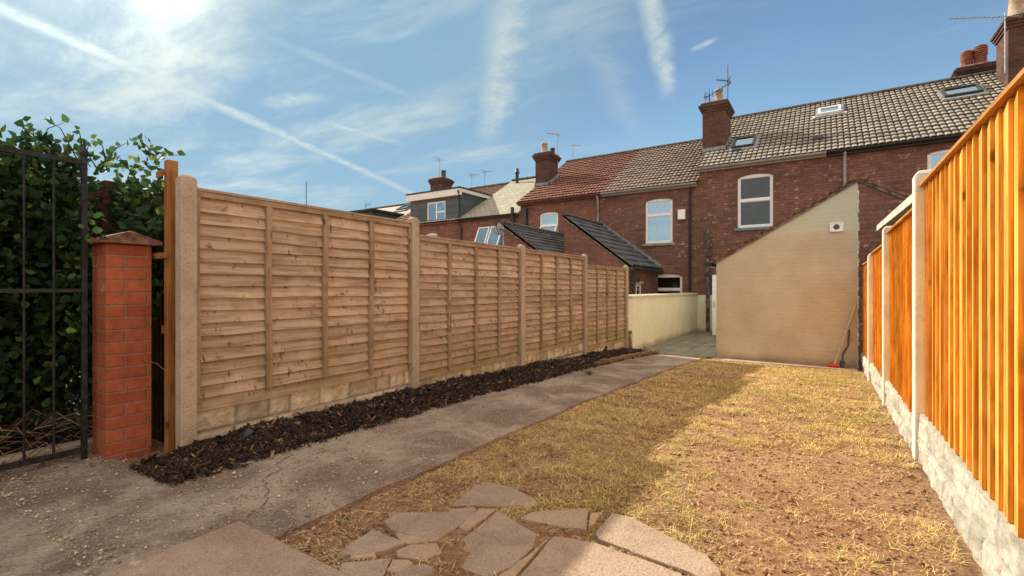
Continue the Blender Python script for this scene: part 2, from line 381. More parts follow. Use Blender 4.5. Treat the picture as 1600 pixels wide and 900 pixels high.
M_BROOM = wood('bleached_ash_handle', (0.66, 0.50, 0.33), (0.72, 0.57, 0.40), (0.52, 0.36, 0.22), 'z', knots=False)

FY = 15.35
def tile(name, c0, c1, c2, per, gauge_y, dirt=(0.03, 0.026, 0.022), moss=0.0, shade_grime=True):
    def f(n, b):
        p = n.pos(); x, y, z = n.sep(p)[:3]
        yo = n.math('ADD', n.math('SUBTRACT', y, FY-0.14), 0.001)
        cell = n.comb(n.math('SNAP', x, per), n.math('SNAP', yo, gauge_y), 0.0)
        wn = n.node('ShaderNodeTexWhiteNoise'); n.put(wn, 'Vector', cell)
        col = n.mix(wn.outputs['Value'], c0, c1)
        k = n.noise(p, 1.3, 6, 0.6); k2 = n.noise(p, 14, 5, 0.7)
        col = n.mix(n.ss(k, 0.48, 0.75, 0.0, 0.6), col, c2)
        col = n.mix(n.ss(k2, 0.52, 0.78, 0.0, 0.5), col, dirt)
        fx = n.math('FRACT', n.math('DIVIDE', x, per)); fx = n.math('MINIMUM', fx, n.math('SUBTRACT', 1.0, fx))
        fy = n.math('FRACT', n.math('DIVIDE', yo, gauge_y))
        gr_ = n.math('MAXIMUM', n.ss(fx, 0.05, 0.15, 1.0, 0.0), n.ss(fy, 0.80, 0.93))   # gap shade painted in with the dirt, along channels and under laps
        if shade_grime: col = n.mix(n.math('MULTIPLY', gr_, 0.85), col, dirt)
        if moss: col = n.mix(n.ss(n.noise(p, 4, 5, 0.7), 0.60, 0.74, 0.0, moss), col, (0.10, 0.09, 0.03))
        n.put(b, 'Base Color', col); n.put(b, 'Normal', n.bump(n.noise(p, 60, 4, 0.7), 0.4, 0.006)); n.put(b, 'Roughness', 0.88)
    return mat(name, f)
GYA = (4.0+0.14)/18
M_TILEA = tile('weathered_buff_pantile', (0.235, 0.205, 0.172), (0.365, 0.325, 0.272), (0.15, 0.13, 0.11), 0.14, GYA)
M_TILEB = tile('brown_buff_pantile', (0.215, 0.155, 0.125), (0.315, 0.24, 0.195), (0.12, 0.09, 0.075), 0.14, GYA)
M_TILEC = tile('red_clay_pantile', (0.20, 0.072, 0.050), (0.28, 0.120, 0.085), (0.12, 0.058, 0.045), 0.14, GYA, moss=0.3)
M_TILEL = tile('charcoal_pantile', (0.06, 0.064, 0.07), (0.10, 0.105, 0.115), (0.13, 0.128, 0.12), 0.2, 0.25, moss=0.1, shade_grime=False)
M_TILEE = tile('brown_plain_tile', (0.16, 0.085, 0.055), (0.22, 0.125, 0.08), (0.10, 0.06, 0.045), 0.17, 0.23)
def slate(n, b):
    p = n.pos(); x, y, z = n.sep(p)[:3]
    br = n.node('ShaderNodeTexBrick'); br.offset = 0.5
    n.put(br, 'Vector', n.comb(x, n.math('MULTIPLY', y, 1.15), 0.0)); n.put(br, 'Scale', 1.0); n.put(br, 'Color1', (0.36, 0.335, 0.26)); n.put(br, 'Color2', (0.27, 0.25, 0.20)); n.put(br, 'Mortar', (0.10, 0.09, 0.075))
    n.put(br, 'Mortar Size', 0.009); n.put(br, 'Brick Width', 0.26); n.put(br, 'Row Height', 0.17)
    k = n.noise(p, 5, 6, 0.7)
    n.put(b, 'Base Color', n.mix(n.ss(k, 0.45, 0.75, 0.0, 0.5), br.outputs['Color'], (0.40, 0.36, 0.24)))
    n.put(b, 'Normal', n.bump(br.outputs['Fac'], 0.6, 0.02)); n.put(b, 'Roughness', 0.75)
M_SLATE = mat('pale_grey_slate', slate)
def darkslate(n, b):
    p = n.pos(); x, y, z = n.sep(p)[:3]
    br = n.node('ShaderNodeTexBrick'); br.offset = 0.5
    n.put(br, 'Vector', n.comb(n.math('ADD', x, y), z, 0.0)); n.put(br, 'Scale', 1.0); n.put(br, 'Color1', (0.085, 0.105, 0.12)); n.put(br, 'Color2', (0.065, 0.085, 0.10)); n.put(br, 'Mortar', (0.03, 0.035, 0.04))
    n.put(br, 'Mortar Size', 0.008); n.put(br, 'Brick Width', 0.9); n.put(br, 'Row Height', 0.30)
    n.put(b, 'Base Color', br.outputs['Color']); n.put(b, 'Normal', n.bump(br.outputs['Fac'], 0.5, 0.02)); n.put(b, 'Roughness', 0.6)
M_CLAD = mat('grey_blue_cladding', darkslate)

M_UPVC = simple('white_upvc', (0.80, 0.81, 0.81), 0.35, var=0.04)
M_FASCIA = simple('white_fascia', (0.72, 0.72, 0.71), 0.45, var=0.08)
M_GUTG = simple('grey_gutter', (0.30, 0.29, 0.28), 0.5, var=0.12)
M_GUTB = simple('black_plastic', (0.022, 0.022, 0.024), 0.45, var=0.2)
M_PIPEW = simple('worn_cast_pipe', (0.13, 0.11, 0.10), 0.7, var=0.5, nscale=9)
M_LEAD = simple('lead_flashing', (0.22, 0.23, 0.25), 0.6, var=0.25)
M_SILL = simple('blue_grey_sill', (0.16, 0.22, 0.28), 0.8, var=0.15)
M_STONE = simple('grey_stone_sill', (0.30, 0.25, 0.21), 0.9, var=0.25)
M_POTB = simple('buff_clay_pot', (0.42, 0.31, 0.20), 0.8, var=0.22)
M_POTR = simple('terracotta_pot', (0.27, 0.09, 0.055), 0.75, var=0.18)
M_POTD = simple('dark_clay_pot', (0.12, 0.08, 0.06), 0.8, var=0.25)
M_METAL = simple('dull_aluminium', (0.32, 0.33, 0.35), 0.4, metal=0.6, var=0.15)
M_DMETAL = simple('dark_steel', (0.06, 0.06, 0.065), 0.5, metal=0.4, var=0.2)
M_IRON = simple('black_iron', (0.020, 0.021, 0.023), 0.55, metal=0.3, var=0.4, nscale=30, bump=0.3)
M_RED = simple('red_plastic', (0.62, 0.03, 0.03), 0.4, var=0.1)
M_BLACK = simple('black_void', (0.012, 0.012, 0.013), 0.8, var=0.1)
M_BRISTLE = simple('cream_bristle', (0.55, 0.48, 0.35), 0.9, var=0.3, nscale=90)
M_FLAT = simple('pale_roof_sheet', (0.44, 0.46, 0.40), 0.7, var=0.2, nscale=5)
M_DFLAT = simple('dark_felt', (0.04, 0.043, 0.047), 0.85, var=0.2)
M_FLAUNCH = simple('mortar_flaunching', (0.17, 0.14, 0.12), 0.95, var=0.4, bump=0.4)
M_CAP = simple('worn_cap_tile', (0.17, 0.085, 0.055), 0.9, var=0.4, nscale=14, bump=0.6)
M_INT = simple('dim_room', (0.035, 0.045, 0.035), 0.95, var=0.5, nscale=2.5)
M_CURT = simple('net_curtain', (0.62, 0.64, 0.66), 0.95, var=0.12, nscale=5)
M_PAVE = None
def paveslab(n, b):
    p = n.pos(); x, y, z = n.sep(p)[:3]
    br = n.node('ShaderNodeTexBrick'); br.offset = 0.5
    n.put(br, 'Vector', n.comb(y, x, 0.0)); n.put(br, 'Scale', 1.0); n.put(br, 'Color1', (0.22, 0.215, 0.17)); n.put(br, 'Color2', (0.165, 0.165, 0.135)); n.put(br, 'Mortar', (0.06, 0.055, 0.045))
    n.put(br, 'Mortar Size', 0.01); n.put(br, 'Brick Width', 0.60); n.put(br, 'Row Height', 0.30)
    k = n.noise(p, 3, 6, 0.7)
    n.put(b, 'Base Color', n.mix(n.ss(k, 0.4, 0.7, 0.0, 0.6), br.outputs['Color'], (0.30, 0.27, 0.20)))
    n.put(b, 'Normal', n.bump(n.math('ADD', n.math('MULTIPLY', br.outputs['Fac'], -1), n.noise(p, 30, 4)), 0.5, 0.008))
M_PAVE = mat('yard_slabs', paveslab)

def glass(name, refl, tint=(0.02, 0.025, 0.03), blue=(0.85, 0.93, 1.0)):
    def f(n, b):
        out = n.t.nodes['Material Output']
        gl = n.node('ShaderNodeBsdfGlossy'); n.put(gl, 'Color', blue); n.put(gl, 'Roughness', 0.015)
        p = n.pos(); n.put(gl, 'Normal', n.bump(n.noise(p, 1.4, 2), 0.25, 0.02))
        tr_ = n.node('ShaderNodeBsdfTransparent'); n.put(tr_, 'Color', (0.75, 0.80, 0.80))
        fr = n.node('ShaderNodeFresnel'); n.put(fr, 'IOR', 1.5)
        fac_ = n.math('ADD', n.math('MULTIPLY', fr.outputs[0], 1.2), refl, clamp=True)
        mx = n.node('ShaderNodeMixShader'); n.put(mx, 0, fac_); n.l.new(tr_.outputs[0], mx.inputs[1]); n.l.new(gl.outputs[0], mx.inputs[2]); n.l.new(mx.outputs[0], out.inputs[0])
    return mat(name, f)
M_GLASS = glass('window_glass', 0.30, blue=(0.55, 0.78, 1.0))
M_GLASSD = glass('dark_window_glass', 0.0)
M_GLASSR = glass('roof_window_glass', 0.25, blue=(0.6, 0.8, 1.0))

def colmat(name, rough=0.9, trans=0.0, mul=1.0):
    def f(n, b):
        a = n.node('ShaderNodeAttribute'); a.attribute_name = 'tint'
        n.put(b, 'Base Color', a.outputs['Color']); n.put(b, 'Roughness', rough); n.put(b, 'Specular IOR Level', 0.25)
        if trans:
            out = n.t.nodes['Material Output']; t = n.node('ShaderNodeBsdfTranslucent'); n.put(t, 'Color', a.outputs['Color'])
            mx = n.node('ShaderNodeMixShader'); n.put(mx, 0, trans); n.l.new(b.outputs[0], mx.inputs[1]); n.l.new(t.outputs[0], mx.inputs[2]); n.l.new(mx.outputs[0], out.inputs[0])
    return mat(name, f)
M_LEAF = colmat('hedge_leaf', 0.62, 0.35)
M_GRASS = colmat('dry_grass_blade', 0.9, 0.30)
M_CHIP = colmat('bark_chip', 0.55)
M_STONEC = colmat('small_stones', 0.95)

def bulk(name, V, F, col, m, loc=(0, 0, 0), parent=None, fcol=True, smooth=False):
    """V (n,k,3) vertices per item, F list of faces within an item, col (n,3) one colour per item"""
    n_, k, _ = V.shape
    verts = V.reshape(-1, 3)-np.array(loc if parent is None else tuple(wloc(parent)))
    F = [np.array(f) for f in F]; lens = []; loops = []
    nf = sum(1 for _ in F)
    offs = np.arange(n_)*k
    loopl = np.concatenate([offs[:, None]+f[None, :] for f in F], axis=1).reshape(-1)
    tot = np.tile(np.array([len(f) for f in F]), n_); start = np.concatenate([[0], np.cumsum(tot)[:-1]])
    me = bpy.data.meshes.new(name); me.vertices.add(len(verts)); me.vertices.foreach_set('co', verts.astype(np.float32).ravel())
    me.loops.add(len(loopl)); me.loops.foreach_set('vertex_index', loopl.astype(np.int32))
    me.polygons.add(len(tot)); me.polygons.foreach_set('loop_start', start.astype(np.int32))
    if smooth: me.polygons.foreach_set('use_smooth', np.ones(len(tot), bool))
    me.update(calc_edges=True); me.validate()
    ca = me.color_attributes.new('tint', 'FLOAT_COLOR', 'POINT')
    cc = np.ones((n_, k, 4), np.float32); cc[:, :, :3] = col[:, None, :]; ca.data.foreach_set('color', cc.ravel())
    o = bpy.data.objects.new(name, me); C.objects.link(o); me.materials.append(m)
    if parent: o.parent = parent
    else: o.location = loc
    return o
def set_rnd(o, groups):
    """groups: list of (first_face_count) item sizes in vertices -> random value each"""
    me = o.data; a = me.attributes.new('rnd', 'FLOAT', 'POINT'); vals = []
    for k in groups: vals += [random.random()]*k
    vals = (vals+[0.5]*len(me.vertices))[:len(me.vertices)]
    a.data.foreach_set('value', vals)

# ================================================================== SETTING: ground, path, slabs
def sheet(name, x0, x1, y0, y1, dz_, m, nx=2, ny=2, thick=0.0, wob=0.0, amp=0.0, kind='structure'):
    ys = sorted(set([y for y in GY if y0 < y < y1]+list(np.linspace(y0, y1, ny+1)))); xs = np.linspace(x0, x1, nx+1)
    mb = MB(); vs = []
    for j, y in enumerate(ys):
        for i, x in enumerate(xs):
            xx = x
            if wob and i in (0, nx): xx += wob*fbm(x*3+7, y, 2.2, 4, 3.0)
            vs.append((xx, y, g(y)+dz_+(amp*fbm(x, y, 1.5, 4) if amp else 0)))
    nx1 = nx+1; fs = [(j*nx1+i, j*nx1+i+1, (j+1)*nx1+i+1, (j+1)*nx1+i) for j in range(len(ys)-1) for i in range(nx)]
    mb.add(vs, fs, True)
    if thick:
        b = [j*nx1 for j in range(len(ys))]; r = [j*nx1+nx for j in range(len(ys))]
        for line in (b, r, list(range(nx1)), [(len(ys)-1)*nx1+i for i in range(nx1)]):
            top = [vs[k] for k in line]; bot = [(p[0], p[1], p[2]-thick) for p in top]; n = len(line)
            mb.add(top+bot, [(k, k+1, n+k+1, n+k) for k in range(n-1)])
    o = obj(name, mb, m, recalc=True, origin=(0, 0, 0)); tag(o, kind=kind); return o
# one big sheet to the horizon, finely divided in the garden where it undulates
def ground_sheet():
    xs = np.concatenate([[-900, -300, -80, -30, -12, -6, -4], np.linspace(-3.3, 0.6, 80), [1.2, 3, 8, 30, 80, 300, 900]])
    ys = np.concatenate([[-900, -300, -60, -12, -4, -1], np.linspace(0.4, 9.8, 180), [11, 13, 16, 24, 60, 200, 500, 900]])
    vs = []
    for y in ys:
        for x in xs:
            z = g(y)
            if -1.9 < x < 0.46 and 0.9 < y < 9.3:
                e = min(1, (x+1.9)/0.3, (0.46-x)/0.15+0.3, (y-0.9)/0.3)
                z += (0.022*fbm(x, y, 1.4, 3)+0.010*fbm(x, y, 7, 3, 5.0))*max(0, e)
            vs.append((x, y, z))
    n = len(xs); fs = [(j*n+i, j*n+i+1, (j+1)*n+i+1, (j+1)*n+i) for j in range(len(ys)-1) for i in range(n-1)]
    mb = MB(); mb.add(vs, fs, True); o = obj('ground', mb, M_SOIL, recalc=False, origin=(0, 0, 0)); tag(o, kind='structure')
ground_sheet()
def lawn_z(x, y):
    z = g(y)
    if -1.9 < x < 0.46 and 0.9 < y < 9.3:
        e = min(1, (x+1.9)/0.3, (0.46-x)/0.15+0.3, (y-0.9)/0.3)
        z += (0.022*fbm(x, y, 1.4, 3)+0.010*fbm(x, y, 7, 3, 5.0))*max(0, e)
    return z
sheet('garden_path', -2.95, -1.88, 1.105, 9.62, 0.024, M_PATH, 4, 160, 0.06, 0.035, 0.004)
sheet('concrete_apron', -3.95, -2.14, -2.5, 1.1045, 0.0235, M_PATH, 8, 40, 0.05, 0.0, 0.006)
sheet('patio_slab', -2.135, -0.2, -2.5, 1.10, 0.028, M_SLAB, 4, 8, 0.06, 0.004)
sheet('hedge_soil', -12.0, -3.96, -6.0, 9.0, 0.012, mat('shade_dark_soil', lambda n, b: (n.put(b, 'Base Color', n.mix(n.noise(n.pos(), 20, 6, 0.7), (0.022, 0.015, 0.010), (0.06, 0.042, 0.028))), n.put(b, 'Normal', n.bump(n.noise(n.pos(), 40, 5), 1.0, 0.03)))), 2, 3)  # soil coloured near black to stand for the shade under the hedge
sheet('yard_paving', -3.28, -1.73, 9.60, 15.33, 0.030, M_PAVE, 2, 8, 0.05)
sheet('concrete_strip', -1.75, 0.42, 9.18, 9.66, 0.025, M_STRIP, 6, 4, 0.05, 0.0, 0.004)
# the crack across the path
cr = MB(); pts = []
A = Vector((-2.95, 1.86)); B = Vector((-2.12, 1.15))
for i in range(41):
    t = i/40; p = A.lerp(B, t); off = 0.09*fbm(t*3, 2.2, 2.0, 5, 9.0); wv = 0.0012+0.003*abs(fbm(t*9, 1, 2, 3, 4.0))+0.0
    pts.append((p.x+off*0.65, p.y+off*0.75, wv))
vs = []
for x, y, wv in pts: vs += [(x-wv, y-wv*0.6, g(y)+0.030), (x+wv, y+wv*0.6, g(y)+0.030)]
cr.add(vs, [(2*i, 2*i+1, 2*i+3, 2*i+2) for i in range(40)])
tag(obj('path_crack', cr, M_BLACK, origin=(0, 0, 0)), kind='structure')

# ================================================================== LEFT LAP FENCE
PY = [1.43+1.95*i for i in range(5)]
lf = thing('lap_fence', (-3.32, 1.38, 0), 'weathered brown horizontal lap fence with concrete posts beside the bark bed', 'fence')
ptop = [1.765, 1.745, 1.63, 1.62, 1.515]
for i, y in enumerate(PY):
    m = MB(); z0 = g(y)-0.3; t = ptop[i]
    m.box(-3.350, -3.27, y-0.092, y, z0, t-0.02)
    m.hexa([(-3.350, y-0.092, t-0.02), (-3.27, y-0.092, t-0.02), (-3.27, y, t-0.02), (-3.350, y, t-0.02), (-3.33, y-0.07, t+0.005), (-3.295, y-0.07, t+0.005), (-3.295, y-0.025, t+0.005), (-3.33, y-0.025, t+0.005)])
    obj('concrete_post', m, M_POST, lf, bevel=0.006)
ptops = [1.70, 1.587, 1.587, 1.462]; pbots = [0.30, 0.19, 0.19, 0.045]
def rock_board(name, x, y0, y1, z0, z1, mtl, parent, face=1, seed=0.0, rows=2, relief=0.02, course=0.24):
    att = []; ny = int((y1-y0)/0.012); nz = max(8, int((z1-z0)/0.012)); vs = []
    rr = random.Random(int(seed*10)+3); rowh = (z1-z0)/rows
    cuts = []
    for r in range(rows):
        c = [y0]; 
        while c[-1] < y1: c.append(c[-1]+rr.uniform(course*0.5, course*1.3))
        cuts.append(c)
    for j in range(nz+1):
        z = z0+(z1-z0)*j/nz; r = min(rows-1, int((z-z0)/rowh)); fz = ((z-z0)/rowh)-r
        for i in range(ny+1):
            y = y0+(y1-y0)*i/ny; c = cuts[r]; k = sum(1 for q in c if q <= y)-1; k = min(k, len(c)-2)
            wdt = c[k+1]-c[k]; dy = min(y-c[k], c[k+1]-y)/wdt; dzz = min(fz, 1-fz)
            joint = min(1, min(dy*wdt/0.02, dzz*rowh/0.018))
            h = relief*(0.25+0.75*max(0, joint))*(0.6+0.5*math.sin(k*12.9+r*4.1+seed))+relief*0.55*fbm(y, z, 11, 4, seed)
            vs.append((x+face*h, y, z)); att.append(max(0, joint)*(0.65+0.35*math.sin(k*7.7+r*3.3+seed*2)))
    n = ny+1; fs = [(j*n+i, j*n+i+1, (j+1)*n+i+1, (j+1)*n+i) for j in range(nz) for i in range(ny)]
    m = MB(); m.add(vs, fs, False)
    # back of the board
    bx = x-face*0.05; top = [vs[nz*n+i] for i in range(n)]
    m.add(top+[(bx, p[1], p[2]) for p in top], [(i, i+1, n+i+1, n+i) for i in range(n-1)])
    m.add([(bx, y0, z0), (bx, y1, z0), (bx, y1, z1), (bx, y0, z1)], [(0, 1, 2, 3)])
    o = obj(name, m, mtl, parent, recalc=True); a_ = o.data.attributes.new('rnd', 'FLOAT', 'POINT'); a_.data.foreach_set('value', (att+[0.6]*len(m.v))[:len(m.v)]); return o
for i in range(4):
    y0 = PY[i]; y1 = PY[i+1]-0.092; zt = ptops[i]; zb = pbots[i]
    rock_board('gravel_board', -3.335, y0, y1, g(y1)-0.15, zb-0.004, M_ROCKL, lf, 1, seed=i+1.5, rows=3, relief=0.020)
    # overlapping slats, each tilted out at its lower edge, with a wavy bark edge
    m = MB(); sizes = []; ns = 17; pitch = (zt-0.05-zb)/ns; nseg = 22
    for s in range(ns):
        zl = zb+pitch*s; vs = []; wob = random.uniform(0.004, 0.016); sd_ = random.uniform(0, 99); th_ = random.uniform(0.0, 0.005)
        for k in range(nseg+1):
            y = y0+0.005+(y1-y0-0.01)*k/nseg; lo = zl-0.012+wob*fbm(y, sd_, 2.3, 3, sd_); hi = zl+pitch+0.012
            bow = 0.004*fbm(y, sd_, 0.9, 2, sd_+3)
            xo = -3.318+th_+bow
            vs += [(xo+0.009, y, lo), (xo-0.006, y, lo), (xo-0.030, y, hi), (xo-0.023, y, hi)]
        fs = []
        for k in range(nseg):
            a = 4*k; b_ = a+4
            fs += [(a, b_, b_+3, a+3), (a+1, a, b_, b_+1)[::-1], (a+1, b_+1, b_+2, a+2), (a+2, b_+2, b_+3, a+3)]
        m.add(vs, fs); sizes.append(len(vs))
    pn = obj('fence_panel', m, M_LAP, lf, recalc=False); set_rnd(pn, sizes)
    # frame: capping, bottom rail, battens
    c = MB(); c.box(-3.350, -3.288, y0+0.002, y1-0.002, zt-0.018, zt); c.box(-3.330, -3.296, y0+0.004, y1-0.004, zt-0.055, zt-0.0185)
    obj('top_rail', c, M_LAP, pn, bevel=0.002)
    for k in range(5):
        yy = y0+0.012+(y1-y0-0.024)*k/4
        b_ = MB(); wv = random.uniform(-0.006, 0.006); zb2 = zb+random.uniform(0.02, 0.07)
        n_ = 8; prev = None
        for q in range(n_):
            za = zb2+(zt-0.058-zb2)*q/n_; zc = zb2+(zt-0.058-zb2)*(q+1)/n_
            oa = 0.004*math.sin(q*0.8+k+i); oc = 0.004*math.sin((q+1)*0.8+k+i)
            h = 0.019 if k not in (0, 4) else 0.011
            b_.hexa([(-3.312, yy-h+oa, za), (-3.286, yy-h+oa, za), (-3.286, yy+h+oa, za), (-3.312, yy+h+oa, za), (-3.312, yy-h+oc, zc), (-3.286, yy-h+oc, zc), (-3.286, yy+h+oc, zc), (-3.312, yy+h+oc, zc)])
        obj('batten', b_, M_LAPV, pn)

# ================================================================== RIGHT FEATHER-EDGE FENCE
rf = thing('feather_edge_fence', (0.50, 1.96, 0), 'bright orange vertical board fence with pale concrete posts and white stone-faced base', 'fence')
RY = [1.96-1.95, 1.96, 3.91, 5.86, 7.81]
rtop = [1.94, 1.87, 1.80, 1.665, 1.522]; ptR = [1.80, 1.715, 1.61, 1.524, 1.45]; pbR = [0.38, 0.30, 0.19, 0.11, 0.03]
for i, y in enumerate(RY):
    m = MB(); t = rtop[i]
    yq = y-0.125 if i == 1 else y
    y = yq; m.box(0.462, 0.575, y-0.05, y+0.05, g(y)-0.3, t-0.03)
    m.hexa([(0.462, y-0.05, t-0.03), (0.575, y-0.05, t-0.03), (0.575, y+0.05, t-0.03), (0.462, y+0.05, t-0.03), (0.485, y-0.035, t), (0.575, y-0.035, t), (0.575, y+0.035, t), (0.485, y+0.035, t)])
    obj('concrete_post', m, M_POSTW, rf, bevel=0.008)
    y0 = y+0.05; y1 = (RY[i+1]-0.05-(0.125 if i == 0 else 0)) if i < 4 else 9.66
    rock_board('gravel_board', 0.500, y0, y1, g(y1)-0.15, pbR[i]-0.005, M_ROCKR, rf, -1, seed=i+7.5, rows=3, relief=0.022, course=0.34)
    # tapered boards: thick edge towards the near end
    m = MB(); sizes = []; yy = y0+0.004; zt = ptR[i]; zb = pbR[i]
    while yy < y1-0.02:
        wd = random.uniform(0.100, 0.128); e = min(yy+wd-0.002, y1-0.002)
        tk = random.uniform(0.0145, 0.0195); dz1 = random.uniform(-0.008, 0.008); tl = random.uniform(-0.003, 0.003); lz = random.uniform(-0.010, 0.006)
        xb = 0.520
        n_ = 6; vs = []
        for q in range(n_+1):
            z = zb+lz+(zt-0.02-zb-lz+dz1*0)*q/n_; o_ = 0.0028*fbm(yy*9, z, 1.2, 2, i+2.0)+tl*q/n_
            vs += [(xb-tk, yy+o_, z), (xb-0.0035, e+o_, z), (xb, e+o_, z), (xb, yy+o_, z)]
        fs = [(0, 1, 2, 3), (4*n_+3, 4*n_+2, 4*n_+1, 4*n_)]
        for q in range(n_):
            a = 4*q; fs += [(a+k, a+(k+1) % 4, a+4+(k+1) % 4, a+4+k) for k in range(4)]
        m.add(vs, fs); sizes.append(len(vs)); yy += wd
    pn = obj('fence_panel', m, M_FEA, rf); set_rnd(pn, sizes)
    c = MB(); c.box(0.484, 0.545, y0+0.002, y1-0.002, zt-0.018, zt); obj('top_rail', c, M_FEAY, pn, bevel=0.002)
    for zz in (zb+0.15, zb+0.7, zt-0.2):
        c = MB(); c.box(0.5225, 0.56, y0+0.002, y1-0.002, zz, zz+0.07); obj('back_rail', c, M_FEAY, pn)

# ================================================================== BARK BED
def bed_z(x, y):
    u = (x+3.28)/(0.40+0.05*fbm(y, 1, 1.1, 3)); e = max(0, min(1, u)); prof = max(0, 1-e**2.2)
    end = max(0, min(1, (y-1.22)/0.18))*max(0, min(1, (9.45-y)/0.2))
    return g(y)+0.027+(0.055+0.030*fbm(x, y, 1.5, 3, 2.0)+0.018*fbm(x, y, 9, 3))*prof*end*(1.0 if y < 3.6 else 1.15)
m = MB(); xs = np.linspace(-3.335, -2.78, 22); ys = np.linspace(1.14, 9.5, 280); vs = []
for y in ys:
    for x in xs: vs.append((x, y, bed_z(x, y)-0.002))
n = len(xs); m.add(vs, [(j*n+i, j*n+i+1, (j+1)*n+i+1, (j+1)*n+i) for j in range(len(ys)-1) for i in range(n-1) if vs[j*n+i][2] > g(vs[j*n+i][1])+0.0305])
tag(obj('bark_bed', m, simple('black_bark_soil', (0.022, 0.013, 0.010), 0.95, var=0.5, nscale=40, bump=1.0), origin=(0, 0, 0), recalc=False), kind='structure')
N = 24000
y = 1.10+8.4*rng.random(N)**1.35; x = -3.27+0.52*rng.random(N)**1.15
edge = -3.27+0.43+0.10*np.array([fbm(float(a), 2.0, 1.3, 3, 8.0) for a in y])
keep = x < edge+0.12*np.maximum(0, rng.standard_normal(N))*0.6
x, y = x[keep], y[keep]; N = len(x)
z = np.array([max(bed_z(float(a), float(b)), g(float(b))+0.034) for a, b in zip(x, y)])+rng.random(N)*0.014
ln = rng.gamma(3.0, 0.0115, N)+0.010; wd = ln*(0.16+0.38*rng.random(N)); th = 0.002+0.004*rng.random(N)
big = rng.random(N) < 0.004; ln[big] *= 2.2; wd[big] *= 2.0
def rand_rot(n_, tiltmax):
    a = rng.random(n_)*2*np.pi; t = (rng.random(n_)**1.5)*tiltmax*np.where(rng.random(n_) < 0.5, -1, 1); r = (rng.random(n_)-0.5)*2*tiltmax
    ca, sa, ct, st, cr_, sr = np.cos(a), np.sin(a), np.cos(t), np.sin(t), np.cos(r), np.sin(r)
    ex = np.stack([ca*ct, sa*ct, st], 1); up0 = np.stack([-ca*st, -sa*st, ct], 1); side = np.cross(up0, ex)
    ey = side*cr_[:, None]+up0*sr[:, None]; ez = np.cross(ex, ey); return ex, ey, ez
ex, ey, ez = rand_rot(N, 0.95); P0 = np.stack([x, y, z], 1)
V = np.zeros((N, 8, 3)); sg = [(-1, -.8, -1), (1, -.5, -1), (.9, .6, -1), (-.8, 1, -1), (-1, -.8, 1), (1, -.5, 1), (.9, .6, 1), (-.8, 1, 1)]
for i, (a, b, c_) in enumerate(sg): V[:, i] = P0+ex*(a*ln/2)[:, None]+ey*(b*wd*0.8/2)[:, None]+ez*(c_*th/2)[:, None]
r_ = rng.random(N); col = np.array([0.022, 0.013, 0.010])[None]*(0.5+1.4*rng.random(N))[:, None]
col[r_ > 0.80] = np.array([0.085, 0.042, 0.024])*(0.6+0.8*rng.random((r_ > 0.80).sum()))[:, None]
col[r_ > 0.945] = np.array([0.26, 0.155, 0.085])*(0.6+0.7*rng.random((r_ > 0.945).sum()))[:, None]
FB = [(0, 3, 2, 1), (4, 5, 6, 7), (0, 1, 5, 4), (1, 2, 6, 5), (2, 3, 7, 6), (3, 0, 4, 7)]
tag(bulk('bark_chips', V, FB, col, M_CHIP), 'dark brown bark chippings heaped along the foot of the lap fence', 'bark mulch', kind='stuff')
# brick edging of the far half of the bed
k = 0; yy = 6.55
M_EDGE = brickmat('edging_brick', (0.27, 0.155, 0.095), (0.19, 0.11, 0.07), (0.2, 0.15, 0.1), bw=5, bh=5, dirty=0.6)
edge_root = thing('brick_edging', (-2.82, 6.5, g(6.5)), 'low row of worn bricks edging the far end of the bark bed', 'edging')
while yy < 9.55:
    m = MB(); a = -2.86+random.uniform(-0.012, 0.012); z0 = g(yy)+0.02; L = random.uniform(0.19, 0.225)
    m.box(a, a+0.085, yy, yy+L, z0, z0+0.065+random.uniform(-0.012, 0.012)); obj('brick', m, M_EDGE, edge_root, bevel=0.006)
    yy += L+0.012; k += 1
m = MB(); m.box(-3.2, -2.88, 9.47, 9.56, g(9.5)+0.02, g(9.5)+0.10); obj('brick', m, M_EDGE, edge_root, bevel=0.006)

